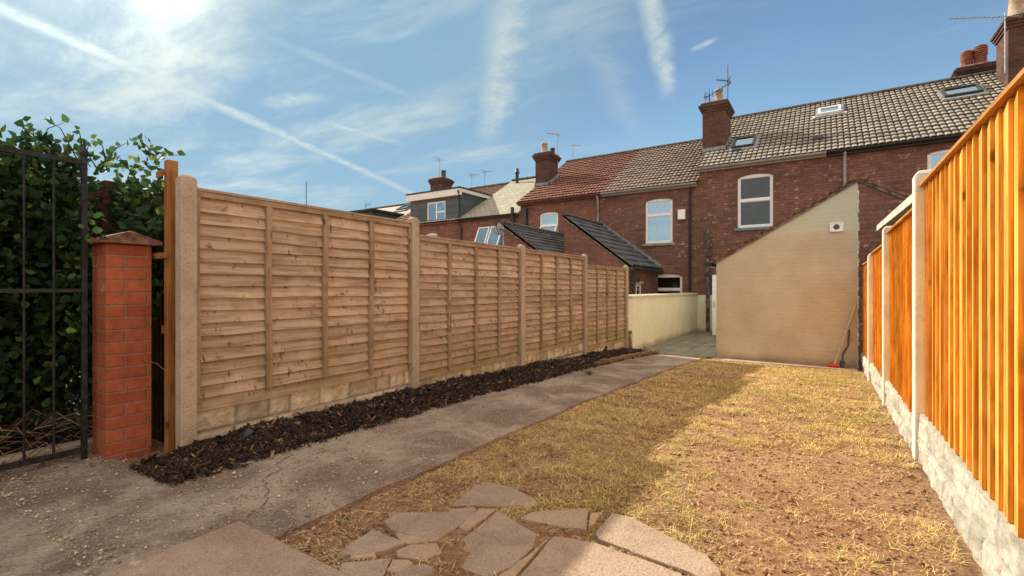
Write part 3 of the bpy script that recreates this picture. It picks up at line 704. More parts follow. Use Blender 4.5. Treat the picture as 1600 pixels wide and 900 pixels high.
# ================================================================== CRAZY PAVING
stones = [
 ([(705,793),(742,762),(765,758),(800,766),(832,782),(843,794),(780,795)], 'wide grey-brown slab piece farthest up, against the dry grass', 0),
 ([(600,822),(620,808),(680,806),(746,805),(738,813),(683,851),(640,843),(612,834)], 'flat brown broken slab with five sides left of the big central slab', 0),
 ([(777,803),(839,838),(835,857),(800,889),(760,906),(722,891),(686,876)], 'biggest brown slab in the middle of the crazy paving', 0),
 ([(742,797),(700,801),(703,806),(745,803.5)], 'thin pinkish sliver of slab behind the flat five-sided piece', 1),
 ([(752,799),(776,801),(729,837),(717,829)], 'narrow pinkish strip of slab between two large pieces', 1),
 ([(529,874),(545,856),(584,832),(633,855),(600,866),(560,874)], 'triangular grey slab piece nearest the path edge', 0),
 ([(617,838),(635,836),(681,850),(645,855),(628,853)], 'small pale wedge of slab below the five-sided piece', 1),
 ([(619,866),(640,856),(683,853),(692,867),(664,880),(622,874)], 'small rounded pinkish piece beside the big central slab', 1),
 ([(533,884),(612,877),(600,902),(592,935),(533,945)], 'squarish brown piece at the lower left corner of the paving', 0),
 ([(613,879),(640,879),(647,886),(622,899),(604,897)], 'little chipped block between the lower pieces', 1),
 ([(547,879),(548,874.5),(586,868),(588,875)], 'thin pale chip just below the triangular piece', 1),
 ([(608,905),(650,886),(668,886),(700,908),(735,960),(600,970)], 'low piece at the picture edge below the rounded one', 0),
 ([(812,813),(830,804),(870,799),(918,797),(917,830),(880,826),(840,819)], 'long pointed brown slab to the right of the central slab', 0),
 ([(923,806),(938,807),(930,822),(919,829)], 'tiny wedge of rubble between two long slabs', 1),
 ([(930,836),(956,805),(984,811),(1105,872),(1125,896),(1130,925),(1078,899),(1005,872),(936,846)], 'long sunlit slab at the right end of the paving', 0),
 ([(814,902),(865,843),(928,853),(1004,879),(1064,901),(1090,960),(1000,1000),(800,985)], 'large half sunlit slab along the bottom of the picture', 0),
 ([(779,905),(803,889),(838,862),(848,852),(857,846),(815,893),(800,910)], 'crooked narrow strip beside the large half sunlit slab', 1),
 ([(745,912),(770,908),(795,912),(785,975),(735,950)], 'brown piece under the big central slab at the frame edge', 0),
]
for poly, lab, mi in stones:
    pts = [ground(*p) for p in poly]; area = 0.5*sum(pts[i][0]*pts[(i+1) % len(pts)][1]-pts[(i+1) % len(pts)][0]*pts[i][1] for i in range(len(pts)))
    if area < 0: pts = pts[::-1]
    # rough broken outline
    out = []
    for i in range(len(pts)):
        a = Vector(pts[i]); b_ = Vector(pts[(i+1) % len(pts)]); L = (b_-a).length; ns = max(1, int(L/0.03)); nrm = Vector(((b_-a).y, -(b_-a).x)).normalized()
        for q in range(ns):
            p = a.lerp(b_, q/ns); j = (0.006*fbm(p.x, p.y, 22, 4) if q else 0); out.append((p.x+nrm.x*j, p.y+nrm.y*j))
    cx = sum(p[0] for p in out)/len(out); cy = sum(p[1] for p in out)/len(out); n_ = len(out)
    zt = g(cy)+0.013+random.uniform(-0.003, 0.006); tx = random.uniform(-0.01, 0.01); ty = random.uniform(-0.01, 0.01)
    def top(p, ins, dz_):
        d = Vector((cx-p[0], cy-p[1])); d = d.normalized()*min(ins, d.length*0.3); return (p[0]+d.x, p[1]+d.y, zt+dz_+(p[0]-cx)*tx+(p[1]-cy)*ty)
    m = MB(); vs = [top(p, 0.0, -0.05) for p in out]+[top(p, 0, -0.003) for p in out]+[top(p, 0.0025, 0) for p in out]
    fs = [tuple(range(2*n_, 3*n_))]+[(r*n_+i, r*n_+(i+1) % n_, (r+1)*n_+(i+1) % n_, (r+1)*n_+i) for r in (0, 1) for i in range(n_)]
    m.add(vs, fs); tag(obj('paving_stone', m, (M_CRAZY, M_CRAZY2)[mi]), lab, 'paving stone', 'broken slabs laid as crazy paving')
def in_poly(px_, py_, poly):
    c = False; j = len(poly)-1
    for i in range(len(poly)):
        if ((poly[i][1] > py_) != (poly[j][1] > py_)) and (px_ < (poly[j][0]-poly[i][0])*(py_-poly[i][1])/(poly[j][1]-poly[i][1])+poly[i][0]): c = not c
        j = i
    return c
GPOLYS = [[ground(*p) for p in s[0]] for s in stones]
def on_stone(x, y): return y < 2.6 and any(in_poly(x, y, p) for p in GPOLYS)

# ================================================================== DRY GRASS
def dens(x, y):
    n1 = fbm(x, y, 1.1, 3, 4.0); n2 = fbm(x, y, 6.0, 4, 6.0)
    bare = max(0, min(1, (x+0.75)/0.45))*max(0, min(1, (4.9-y+0.5*n1)/1.6))      # the near right is bare
    d = 0.66+0.65*n1+1.15*n2-0.74*bare
    if y < 1.95+0.25*n1: d -= 0.85*max(0, min(1, (1.95+0.25*n1-y)/0.3))
    return max(0.03, min(1.0, d))
def blades(N, ymin, ymax, hmul, wmul, flat, powr):
    y = ymin+(ymax-ymin)*rng.random(N)**powr; x = -1.86+2.30*rng.random(N)
    # tufts
    k = rng.random(N) < 0.30; nc = N//40; cx = -1.86+2.3*rng.random(nc); cy = ymin+(ymax-ymin)*rng.random(nc)**powr
    idx = rng.integers(0, nc, N); sp = 0.022+0.02*rng.random(N)
    x = np.where(k, cx[idx]+rng.standard_normal(N)*sp, x); y = np.where(k, cy[idx]+rng.standard_normal(N)*sp, y)
    D = np.array([dens(float(a), float(b)) for a, b in zip(x, y)])
    keep = (rng.random(N) < D) & (x > -1.87) & (x < 0.455) & (y > 1.12) & (y < 9.2)
    x, y, D = x[keep], y[keep], D[keep]
    st = np.array([on_stone(float(a), float(b)) for a, b in zip(x, y)]); x, y, D = x[~st], y[~st], D[~st]
    n_ = len(x); z = np.array([lawn_z(float(a), float(b)) for a, b in zip(x, y)])-0.002
    h = (0.018+0.040*rng.random(n_)**1.6)*hmul*(0.65+0.5*D); a = rng.random(n_)*2*np.pi; lean = (0.35+1.25*rng.random(n_))*flat
    d = np.stack([np.cos(a), np.sin(a)], 1); w_ = (0.0009+0.0011*rng.random(n_))*wmul
    s = np.stack([-d[:, 1], d[:, 0]], 1)
    V = np.zeros((n_, 5, 3))
    def at(f, f2, ws, i):
        V[:, i, 0] = x+d[:, 0]*h*f2*lean+s[:, 0]*w_*ws; V[:, i, 1] = y+d[:, 1]*h*f2*lean+s[:, 1]*w_*ws; V[:, i, 2] = z+h*f/np.sqrt(1+0.5*lean**2)
    at(0, 0, -1, 0); at(0, 0, 1, 1); at(0.6, 0.35, 0.8, 2); at(0.6, 0.35, -0.8, 3); at(0.95, 1.05, 0, 4)
    g1 = np.array([fbm(float(p), float(q), 0.9, 3, 12.0) for p, q in zip(x, y)])
    right = np.clip((x+0.4)/0.8, 0, 1)*np.clip((y-4.2)/2.5, 0, 1)
    green = rng.random(n_) < np.clip(0.12+0.45*g1+0.38*right, 0.04, 0.7)
    col = np.array([0.80, 0.61, 0.28])[None]*(0.55+0.75*rng.random(n_))[:, None]
    old = rng.random(n_) < 0.25; col[old] = np.array([0.38, 0.245, 0.115])*(0.6+0.7*rng.random(old.sum()))[:, None]
    col[green] = np.array([0.36, 0.36, 0.085])*(0.6+0.8*rng.random(green.sum()))[:, None]
    return V, col
Va, ca_ = blades(130000, 1.15, 4.2, 0.62, 0.85, 1.5, 1.1)
Vb, cb_ = blades(110000, 3.6, 9.2, 0.75, 1.5, 1.4, 1.2)
FG = [(0, 1, 2, 3), (3, 2, 4)]
tag(bulk('dry_grass', np.concatenate([Va, Vb]), FG, np.concatenate([ca_, cb_]), M_GRASS), 'parched straw-coloured grass growing thinly over the brown soil of the lawn', 'grass', kind='stuff')
# flattened straw and dead stalks
N = 26000; y = 1.12+8.0*rng.random(N)**1.9; x = -1.86+2.31*rng.random(N)
keep = np.array([(rng.random() < 0.25+0.75*dens(float(a), float(b))) and not on_stone(float(a), float(b)) for a, b in zip(x, y)]); x, y = x[keep], y[keep]; N = len(x)
z = np.array([lawn_z(float(a), float(b)) for a, b in zip(x, y)])+0.004+rng.random(N)*0.012
ln = 0.018+0.05*rng.random(N)**2; lg = rng.random(N) < 0.008; ln[lg] = 0.12+0.2*rng.random(lg.sum())
ex, ey, ez = rand_rot(N, 0.28); P0 = np.stack([x, y, z], 1); w_ = 0.0005+0.0007*rng.random(N)
V = np.zeros((N, 6, 3))
for i, (a, b, up) in enumerate([(-.5, -1, 0), (-.5, 1, 0), (0.0, 1, .1), (0.0, -1, .1), (.5, -1, -.02), (.5, 1, -.02)]):
    V[:, i] = P0+ex*(a*ln)[:, None]+ey*(b*w_)[:, None]; V[:, i, 2] += ln*up
col = np.array([0.78, 0.60, 0.33])[None]*(0.5+0.8*rng.random(N))[:, None]
tag(bulk('fallen_straw', V, [(0, 1, 2, 3), (3, 2, 5, 4)], col, M_GRASS), 'loose dead stalks and straw lying flat over the lawn soil', 'straw', kind='stuff')
# crumbs of soil and little stones
N = 9500; y = 1.10+6.5*rng.random(N)**1.7; x = -1.86+2.30*rng.random(N)
sx = rng.gamma(2.0, 0.0022, N)+0.0018; bigs = rng.random(N) < 0.002; sx[bigs] *= 2.0; sx = np.minimum(sx, 0.014)
keep = np.array([not on_stone(float(a), float(b)) for a, b in zip(x, y)]); x, y, sx = x[keep], y[keep], sx[keep]; N = len(x)
z = np.array([lawn_z(float(a), float(b)) for a, b in zip(x, y)])+sx*0.3
ex, ey, ez = rand_rot(N, 0.9); P0 = np.stack([x, y, z], 1); V = np.zeros((N, 6, 3))
for i, (a, b, c_) in enumerate([(1, 0, 0), (0, 1, 0), (-1, .2, 0), (0, -1, 0), (.1, 0, .8), (0, 0, -.7)]):
    V[:, i] = P0+ex*(a*sx*1.2)[:, None]+ey*(b*sx)[:, None]+ez*(c_*sx)[:, None]
FO = [(0, 1, 4), (1, 2, 4), (2, 3, 4), (3, 0, 4), (1, 0, 5), (2, 1, 5), (3, 2, 5), (0, 3, 5)]
col = np.array([0.33, 0.20, 0.12])[None]*(0.35+1.0*rng.random(N))[:, None]; r_ = rng.random(N)
col[r_ > 0.90] = np.array([0.42, 0.32, 0.22])*(0.7+0.5*rng.random((r_ > 0.90).sum()))[:, None]
tag(bulk('soil_crumbs', V, FO, col, M_STONEC), 'crumbs of brown soil and little stones scattered between the grass', 'soil crumbs', kind='stuff')
# grit lying on the concrete
N = 5500; y = 0.6+6.0*rng.random(N)**1.8; x = np.where(y < 1.15, -3.9+1.75*rng.random(N), -2.85+0.96*rng.random(N)); sx = rng.gamma(2.0, 0.0011, N)+0.0010
z = np.array([g(float(b)) for b in y])+0.029+sx*0.2
ex, ey, ez = rand_rot(N, 0.9); P0 = np.stack([x, y, z], 1); V = np.zeros((N, 6, 3))
for i, (a, b, c_) in enumerate([(1, 0, 0), (0, 1, 0), (-1, .2, 0), (0, -1, 0), (.1, 0, .8), (0, 0, -.7)]):
    V[:, i] = P0+ex*(a*sx*1.4)[:, None]+ey*(b*sx)[:, None]+ez*(c_*sx)[:, None]
col = np.array([0.36, 0.28, 0.21])[None]*(0.55+1.3*rng.random(N))[:, None]
tag(bulk('path_grit', V, FO, col, M_STONEC), 'fine grit and pebbles strewn on the worn concrete path', 'grit', kind='stuff')

# ================================================================== HOUSES
FY = 15.35; RIY = 19.35; BY = 23.35
def wall_face(m, x0, x1, z0, z1, Y, openings, depth=0.11):
    """front skin at Y with real openings (x0,x1,z0,z1,arch rise) and their reveals"""
    xs = sorted(set([x0, x1]+[o[0] for o in openings]+[o[1] for o in openings])); zs = sorted(set([z0, z1]+[o[2] for o in openings]+[o[3]+o[4] for o in openings]))
    for a, b in zip(xs[:-1], xs[1:]):
        for c, d in zip(zs[:-1], zs[1:]):
            if any(o[0]-1e-6 <= a and b <= o[1]+1e-6 and o[2]-1e-6 <= c and d <= o[3]+o[4]+1e-6 for o in openings): continue
            m.add([(a, Y, c), (b, Y, c), (b, Y, d), (a, Y, d)], [(0, 1, 2, 3)])
    for o in openings:
        a, b, c, d, r = o; n = 10; arc = [(a+(b-a)*i/n, d+r*(1-(2*i/n-1)**2)) for i in range(n+1)]
        if r > 0:
            for i in range(n):
                p, q = arc[i], arc[i+1]; m.add([(p[0], Y, p[1]), (q[0], Y, q[1]), (q[0], Y, d+r), (p[0], Y, d+r)], [(0, 1, 2, 3)])
        loop = [(a, c)]+arc+[(b, c)]
        for i in range(len(loop)):
            p, q = loop[i], loop[(i+1) % len(loop)]
            m.add([(p[0], Y, p[1]), (q[0], Y, q[1]), (q[0], Y+depth, q[1]), (p[0], Y+depth, p[1])], [(0, 1, 2, 3)])
def house_walls(x0, x1, zb, ze, zr, openings, parent, m_):
    m = MB(); wall_face(m, x0, x1, zb, ze, FY, openings)
    m.add([(x0, BY, zb), (x1, BY, zb), (x1, BY, ze), (x0, BY, ze)], [(0, 3, 2, 1)])
    for x in (x0, x1): m.add([(x, FY, zb), (x, FY, ze), (x, RIY, zr-0.03), (x, BY, ze), (x, BY, zb)], [(0, 1, 2, 3, 4)])
    return obj('wall', m, m_, parent, recalc=False)
def tiled_slope(name, u0, u1, Pf, rows, per, amp, step, m_, parent, up, thick=0.05, sub=8, axis='x'):
    """Pf(u, v) -> base point, v 0 at the eave and 1 at the ridge; up is the slope normal"""
    up = Vector(up); nu = max(2, int((u1-u0)/per*sub)); us = [u0+(u1-u0)*i/nu for i in range(nu+1)]; vs = []; nrow = 0
    for r in range(rows):
        jit = 0.0
        for fr in (0.0, 0.5, 1.0):
            v = (r+fr)/rows; row = []
            for u in us:
                ph = (u/per) % 1.0; prof = min(1.0, 1.9*math.sin(math.pi*ph))*(0.8+0.2*math.sin(math.pi*ph))
                h = amp*prof+step*(1-fr)+0.004*math.sin(int(u/per)*7.3+r*3.7)
                p = Pf(u, v)+up*h; vs.append(p)
            nrow += 1
    n = nu+1; fs = [(j*n+i, j*n+i+1, (j+1)*n+i+1, (j+1)*n+i) for j in range(nrow-1) for i in range(nu)]
    m = MB(); m.add(vs, fs, False)
    c = [Pf(u0, 0), Pf(u1, 0), Pf(u1, 1), Pf(u0, 1)]; m.hexa([p-up*thick for p in c]+[p+up*0.002 for p in c])
    # verge ends
    for col in (0, nu):
        e = [vs[j*n+col] for j in range(nrow)]; bt = [Pf(us[col], (j//3+(j % 3)*0.5)/rows)-up*thick for j in range(nrow)]
        m.add(e+bt, [(j, j+1, nrow+j+1, nrow+j) for j in range(nrow-1)])
    return obj(name, m, m_, parent, recalc=False)
def house_roof(x0, x1, ze, zr, m_, parent, rows=18, flat=False, over=0.14, amp=0.034, step=0.032, per=0.14):
    sl = (zr-ze)/(RIY-FY); up = Vector((0, -sl, 1)).normalized(); y0 = FY-over; z0 = ze-over*sl
    Pf = lambda u, v: Vector((u, y0+(RIY-y0)*v, z0+(zr-z0)*v))
    if flat:
        m = MB(); c = [Pf(x0, 0), Pf(x1, 0), Pf(x1, 1), Pf(x0, 1)]; m.hexa([p-up*0.05 for p in c]+[p+up*0.02 for p in c]); o = obj('roof', m, m_, parent)
    else: o = tiled_slope('roof', x0, x1, Pf, rows, per, amp, step, m_, parent, up)
    m = MB(); m.hexa([(x0, RIY, zr-0.05), (x1, RIY, zr-0.05), (x1, BY+over, z0-0.05), (x0, BY+over, z0-0.05), (x0, RIY, zr+0.03), (x1, RIY, zr+0.03), (x1, BY+over, z0+0.03), (x0, BY+over, z0+0.03)]); obj('rear_slope', m, m_, o)
    m = MB(); xx = x0
    while xx < x1-0.05:
        e = min(xx+0.44, x1); pr = [(RIY+0.13*math.cos(t), zr-0.01+0.11*math.sin(t)) for t in np.linspace(0, math.pi, 9)]
        m.prism(pr, 'x', xx+0.004, e-0.004); xx += 0.45
    obj('ridge_tiles', m, simple('dark_ridge_tile', (0.075, 0.062, 0.055), 0.9, var=0.4), o)
    return o
def gutter(x0, x1, z, parent, m_, y=FY-0.17):
    m = MB(); pr = [(y+0.055*math.cos(t), z+0.055*math.sin(t)) for t in np.linspace(math.pi, 2*math.pi, 8)]+[(y+0.05, z+0.01), (y-0.055, z+0.01)]
    m.prism(pr, 'x', x0, x1); m.box(x0, x1, y+0.056, FY-0.003, z-0.10, z-0.01); return obj('gutter', m, m_, parent)
def pipe(pts, r, m_, parent, name='downpipe'):
    m = MB(); m.tube(pts, r, 8)
    for p, q in zip(pts[:-1], pts[1:]):
        p = Vector(p); q = Vector(q); L = (q-p).length
        for k in range(1, int(L/0.9)+1): c = p.lerp(q, min(0.98, k*0.9/L)); d = (q-p).normalized()*0.03; m.tube([c-d, c+d], r*1.28, 8)
    return obj(name, m, m_, parent)
def frame_box(m, a, b, c, d, y0, y1, w_, r=0.0):
    """outer frame members, arched head when r > 0"""
    m.box(a, a+w_, y0, y1, c, d); m.box(b-w_, b, y0, y1, c, d); m.box(a+w_+.001, b-w_-.001, y0, y1, c, c+w_)
    if r > 0:
        n = 12
        for i in range(n):
            xa = a+(b-a)*i/n; xb = a+(b-a)*(i+1)/n; za = d+r*(1-(2*i/n-1)**2); zb = d+r*(1-(2*(i+1)/n-1)**2)
            m.hexa([(xa, y0, d-w_*0.4), (xb, y0, d-w_*0.4), (xb, y1, d-w_*0.4), (xa, y1, d-w_*0.4), (xa, y0, za-0.001), (xb, y0, zb-0.001), (xb, y1, zb-0.001), (xa, y1, za-0.001)])
    else: m.box(a+w_+.001, b-w_-.001, y0, y1, d-w_, d)
def window(parent, a, b, c, d, r=0.0, bars=(), vbars=(), glassm=None, sill=None, inner='room', fw=0.055, lab=None, opened=None):
    y0 = FY+0.045; y1 = FY+0.105; m = MB(); e = 0.004; a += e; b -= e; c += e; d -= (e if not r else 0)
    frame_box(m, a, b, c, d, y0, y1, fw, r)
    for z in bars: m.box(a+fw+.002, b-fw-.002, y0-0.004, y1-0.004, z-fw*0.55, z+fw*0.55)
    for x in vbars: m.box(x-fw*0.5, x+fw*0.5, y0-0.006, y1-0.006, c+fw+.002, d-fw-.002)
    # sash beads, a thin grey gasket line
    zsplit = [c+fw]+[z+fw*0.55 for z in bars]; zend = [z-fw*0.55 for z in bars]+[d-(fw if not r else fw*0.4)]
    for za, zb in zip(zsplit, zend):
        frame_box(m, a+fw+.003, b-fw-.003, za+.002, zb-.002, y0+0.012, y1-0.01, 0.018)
    w_ = obj('window', m, M_UPVC, parent, bevel=0.003)
    if lab: w_['label'] = lab
    gl = MB(); gl.box(a+fw, b-fw, y0+0.028, y0+0.034, c+fw, d-(fw if not r else fw*0.4)); obj('pane', gl, glassm or M_GLASS, w_)
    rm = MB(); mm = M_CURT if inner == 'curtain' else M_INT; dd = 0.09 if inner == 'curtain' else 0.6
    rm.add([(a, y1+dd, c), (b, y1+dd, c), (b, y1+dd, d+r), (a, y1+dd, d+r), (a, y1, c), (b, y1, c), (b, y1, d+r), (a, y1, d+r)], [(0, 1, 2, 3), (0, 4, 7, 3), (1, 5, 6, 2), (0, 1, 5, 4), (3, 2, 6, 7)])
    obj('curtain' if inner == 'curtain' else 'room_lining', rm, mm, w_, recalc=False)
    if sill:
        s = MB(); s.box(a-0.07, b+0.07, FY-0.05, FY+0.044, c-0.085, c-0.006); obj('sill', s, sill, w_, bevel=0.006)
    return w_
def arch_bricks(parent, a, b, d, r, m_):
    m = MB(); n = 11
    for i in range(n):
        t0 = i/n+0.006; t1 = (i+1)/n-0.006
        pa = (a+(b-a)*t0, d+r*(1-(2*t0-1)**2)+0.004); pb = (a+(b-a)*t1, d+r*(1-(2*t1-1)**2)+0.004)
        k0 = 0.05*(t0-0.5)*2; k1 = 0.05*(t1-0.5)*2
        m.hexa([(pa[0], FY-0.006, pa[1]), (pb[0], FY-0.006, pb[1]), (pb[0], FY+0.03, pb[1]), (pa[0], FY+0.03, pa[1]), (pa[0]+k0, FY-0.006, pa[1]+0.21), (pb[0]+k1, FY-0.006, pb[1]+0.21), (pb[0]+k1, FY+0.03, pb[1]+0.21), (pa[0]+k0, FY+0.03, pa[1]+0.21)])
    return obj('arch', m, m_, parent)
def chimney(parent, x0, x1, y0, y1, zb, zt, pots, m_=None, lab=None):
    m = MB(); m.box(x0, x1, y0, y1, zb, zt-0.30)
    for k, (e, a, b) in enumerate([(0.035, 0.30, 0.225), (0.07, 0.2245, 0.15), (0.105, 0.1495, 0.075), (0.05, 0.0745, 0.0)]):
        m.box(x0-e, x1+e, y0-e, y1+e, zt-a, zt-b)
    c = obj('chimney', m, m_ or M_CHIM, parent)
    f = MB(); f.hexa([(x0, y0, zt), (x1, y0, zt), (x1, y1, zt), (x0, y1, zt), (x0+.12, y0+.12, zt+.09), (x1-.12, y0+.12, zt+.09), (x1-.12, y1-.12, zt+.09), (x0+.12, y1-.12, zt+.09)]); obj('flaunching', f, M_FLAUNCH, c)
    for (px_, py_, h, r, pm, kind) in pots:
        p = MB()
        if kind == 'taper': p.lathe((px_, py_, zt+0.03), [(r*1.15, 0), (r*1.1, 0.06), (r, 0.1), (r*0.78, h*0.86), (r*0.95, h*0.88), (r*0.95, h), (r*0.7, h), (r*0.6, h-0.1)])
        elif kind == 'louvre':
            pr = [(r, 0), (r, h*0.5)]
            for q in range(4): z = h*(0.52+0.105*q); pr += [(r*1.12, z), (r*1.12, z+h*0.04), (r*0.9, z+h*0.055), (r*0.9, z+h*0.095)]
            pr += [(r*1.1, h*0.95), (r*0.7, h*1.03), (r*0.2, h*1.06)]; p.lathe((px_, py_, zt+0.03), pr)
        else: p.lathe((px_, py_, zt+0.03), [(r, 0), (r, h*0.9), (r*1.15, h*0.92), (r*1.15, h), (r*0.8, h), (r*0.7, h-.1)])
        obj('chimney_pot', p, pm, c)
    # lead flashing at the foot
    return c
def roof_z(ze, zr, y): return ze+(zr-ze)*(y-FY)/(RIY-FY)
def flash(parent, x0, x1, y0, y1, ze, zr):
    m = MB(); s = (zr-ze)/(RIY-FY)
    for xa, xb in ((x0-0.03, x0-0.002), (x1+0.002, x1+0.03)):
        m.hexa([(xa, y0-.03, roof_z(ze, zr, y0-.03)), (xb, y0-.03, roof_z(ze, zr, y0-.03)), (xb, y1, roof_z(ze, zr, y1)), (xa, y1, roof_z(ze, zr, y1)), (xa, y0-.03, roof_z(ze, zr, y0-.03)+.2), (xb, y0-.03, roof_z(ze, zr, y0-.03)+.2), (xb, y1, roof_z(ze, zr, y1)+.2), (xa, y1, roof_z(ze, zr, y1)+.2)])
    zf = roof_z(ze, zr, y0); m.box(x0-.03, x1+.03, y0-.03, y0-.002, zf-.03, zf+.17)
    return obj('flashing', m, M_LEAD, parent)
def roof_window(parent, ze, zr, xc, yc, w_, h_, lab, framem=M_DMETAL, glassm=None, curb=None):
    """a roof light lying in the slope; w_ across, h_ up the slope"""
    s = (zr-ze)/(RIY-FY); up = Vector((0, -s, 1)).normalized(); al = Vector((0, 1, s)).normalized(); c = Vector((xc, yc, roof_z(ze, zr, yc)))
    def P(u, v, n_): return c+Vector((u, 0, 0))+al*v+up*n_
    def slab(m, u0, u1, v0, v1, n0, n1): m.hexa([P(u0, v0, n0), P(u1, v0, n0), P(u1, v1, n0), P(u0, v1, n0), P(u0, v0, n1), P(u1, v0, n1), P(u1, v1, n1), P(u0, v1, n1)])
    m = MB(); f = 0.06; a, b = w_/2, h_/2
    slab(m, -a, -a+f, -b, b, 0.0, 0.15); slab(m, a-f, a, -b, b, 0.0, 0.15); slab(m, -a+f, a-f, -b, -b+f, 0, 0.149); slab(m, -a+f, a-f, b-f, b, 0, 0.149)
    if curb:
        slab(m, -a-curb, a+curb, -b-0.10, -b-0.001, 0.03, 0.08)
    o = obj('roof_window', m, framem, parent); 
    if lab: o['label'] = lab
    m = MB(); slab(m, -a+f, a-f, -b+f, b-f, 0.11, 0.118); obj('pane', m, glassm or M_GLASSR, o)
    m = MB(); slab(m, -a-0.08, -a-0.002, -b-0.05, b+0.08, 0.04, 0.085); slab(m, a+0.002, a+0.08, -b-0.05, b+0.08, 0.04, 0.085); slab(m, -a-0.08, a+0.08, -b-0.16, -b-0.002, 0.04, 0.088); slab(m, -a-.08, a+.08, b+.002, b+.1, 0.04, 0.088)
    obj('flashing', m, M_LEAD, o)
    return o
ZB = -0.45
def opening(px0, px1, py0, py1, r=0.0):
    """window opening measured on the facade"""
    a = fac(px0, py1, FY)[0]; b = fac(px1, py1, FY)[0]; mid = (px0+px1)/2
    return [a, b, fac(mid, py1, FY)[1], fac(mid, py0, FY)[1]-r, r]

# --- house A (ours): X -3.2 .. 0.1
zeA, zrA = 3.66+CAMZ, 6.24+CAMZ
XBA = -3.22; XAZ = 0.02; XZE = 3.75
hA = thing('terraced_house', (-1.6, FY, -0.27), 'brick terraced house with buff tiles, grey gutter and arched window above the cream lean-to', 'house', 'row of brick terraced houses')
o1 = opening(1152, 1208, 271, 355, 0.07)
house_walls(XBA, XAZ-0.002, ZB, zeA, zrA, [o1], hA, M_BRICK)
rA = house_roof(XBA-0.03, XAZ-0.003, zeA+0.03, zrA, M_TILEA, hA)
window(hA, *o1, bars=[o1[2]+(o1[3]-o1[2])*0.54], glassm=M_GLASSD, sill=M_SILL, fw=0.06)
arch_bricks(hA, o1[0], o1[1], o1[3], 0.07, M_BRICK2)
gutter(XBA-0.05, XAZ-0.005, zeA-0.06, hA, M_GUTG)
chA = (-3.34, -2.64, 16.4, 17.35); cA = chimney(hA, *chA, 3.9, 7.03, [(-2.92, 16.85, 0.50, 0.13, M_POTB, 'taper')])
flash(cA, *chA, zeA, zrA)
roof_window(rA, zeA, zrA, fac(1163, 218, 16.6)[0], 16.62, 0.62, 0.85, 'grey-framed roof window just right of the chimney')
xw, _ = fac(1296, 181, 18.4)
roof_window(rA, zeA, zrA, xw, 18.25, 0.60, 0.62, 'small square white-framed roof window high in the tiles', framem=M_UPVC, curb=0.15)
for px_, py_ in ((1151, 241), (1278, 221)):
    yv = FY+0.75; x_ = fac(px_, py_, yv)[0]; m = MB(); z_ = roof_z(zeA, zrA, yv)
    m.hexa([(x_-.13, yv-.1, z_-.02), (x_+.13, yv-.1, z_-.02), (x_+.13, yv+.15, z_+.12), (x_-.13, yv+.15, z_+.12), (x_-.13, yv-.1, z_+.09), (x_+.13, yv-.1, z_+.09), (x_+.11, yv+.12, z_+.19), (x_-.11, yv+.12, z_+.19)]); obj('tile_vent', m, M_DFLAT, rA)
# soil pipe standing in the yard corner, rain pipe between the houses
xp = fac(1106, 450, FY-0.12)[0]; pipe([(xp, FY-0.12, -0.24), (xp, FY-0.12, fac(1106, 357, FY)[1])], 0.055, M_PIPEW, hA, 'soil_pipe')
m = MB(); m.box(-3.275, -1.75, FY-0.012, FY+0.001, -0.25, fac(1105, 461, FY)[1]); obj('painted_plinth', m, M_YWALL, hA)
# step of the facade where this house stands above its neighbour
# --- house Z (right neighbour): X 0.1 .. 3.75
hZ = thing('terraced_house', (1.9, FY, -0.27), 'brick terraced house with buff tiles and black gutter rising behind the orange fence', 'house', 'row of brick terraced houses')
a4 = fac(1449, 250, FY)[0]; z4 = fac(1452, 236, FY)[1]; o4 = [a4, a4+0.85, z4-1.3, z4-0.05, 0.05]
house_walls(XAZ, XZE-0.002, ZB, zeA, zrA, [o4], hZ, M_BRICK)
rZ = house_roof(XAZ, XZE-0.002, zeA+0.03, zrA, M_TILEA, hZ)
window(hZ, *o4, bars=[o4[2]+0.7], glassm=M_GLASS, sill=M_SILL, fw=0.06)
gutter(XAZ-0.003, XZE+0.0, zeA-0.06, hZ, M_GUTB)
xd = fac(1320, 260, FY-0.1)[0]; pipe([(xd, FY-0.15, zeA-0.1), (xd, FY-0.08, zeA-0.35), (xd, FY-0.08, 2.75)], 0.038, M_GUTG, hA)
xw = fac(1503, 150, 17.9)[0]; roof_window(rZ, zeA, zrA, xw, 18.0, 0.78, 0.7, 'wide roof window with dark frame near the right chimney', framem=M_DFLAT)
chZ = (4.02, 4.95, 17.7, 18.75); c = chimney(hZ, *chZ, 5.0, CAMZ+fac(1573, 27, 17.7)[1]-CAMZ, [(4.28, 18.1, 0.9, 0.19, M_POTB, 'taper')], m_=M_CHIM)
xq = fac(1520, 110, 19.7)[0]; zq = fac(1520, 112, 19.7)[1]
chimney(hZ, xq-0.38, xq+0.42, 19.45, 20.05, zq-0.9, zq+0.10, [(xq-0.12, 19.75, 0.52, 0.14, M_POTR, 'louvre'), (xq+0.17, 19.72, 0.60, 0.15, M_POTR, 'louvre')])
# --- house Y (mostly behind the fence)
hY = thing('terraced_house', (5.4, FY, -0.27), 'rightmost brick terraced house, under the big chimney and almost hidden by the fence', 'house', 'row of brick terraced houses')
house_walls(XZE, 7.2, ZB, zeA, zrA, [], hY, M_BRICK); house_roof(XZE, 7.2, zeA+0.03, zrA, M_TILEA, hY)
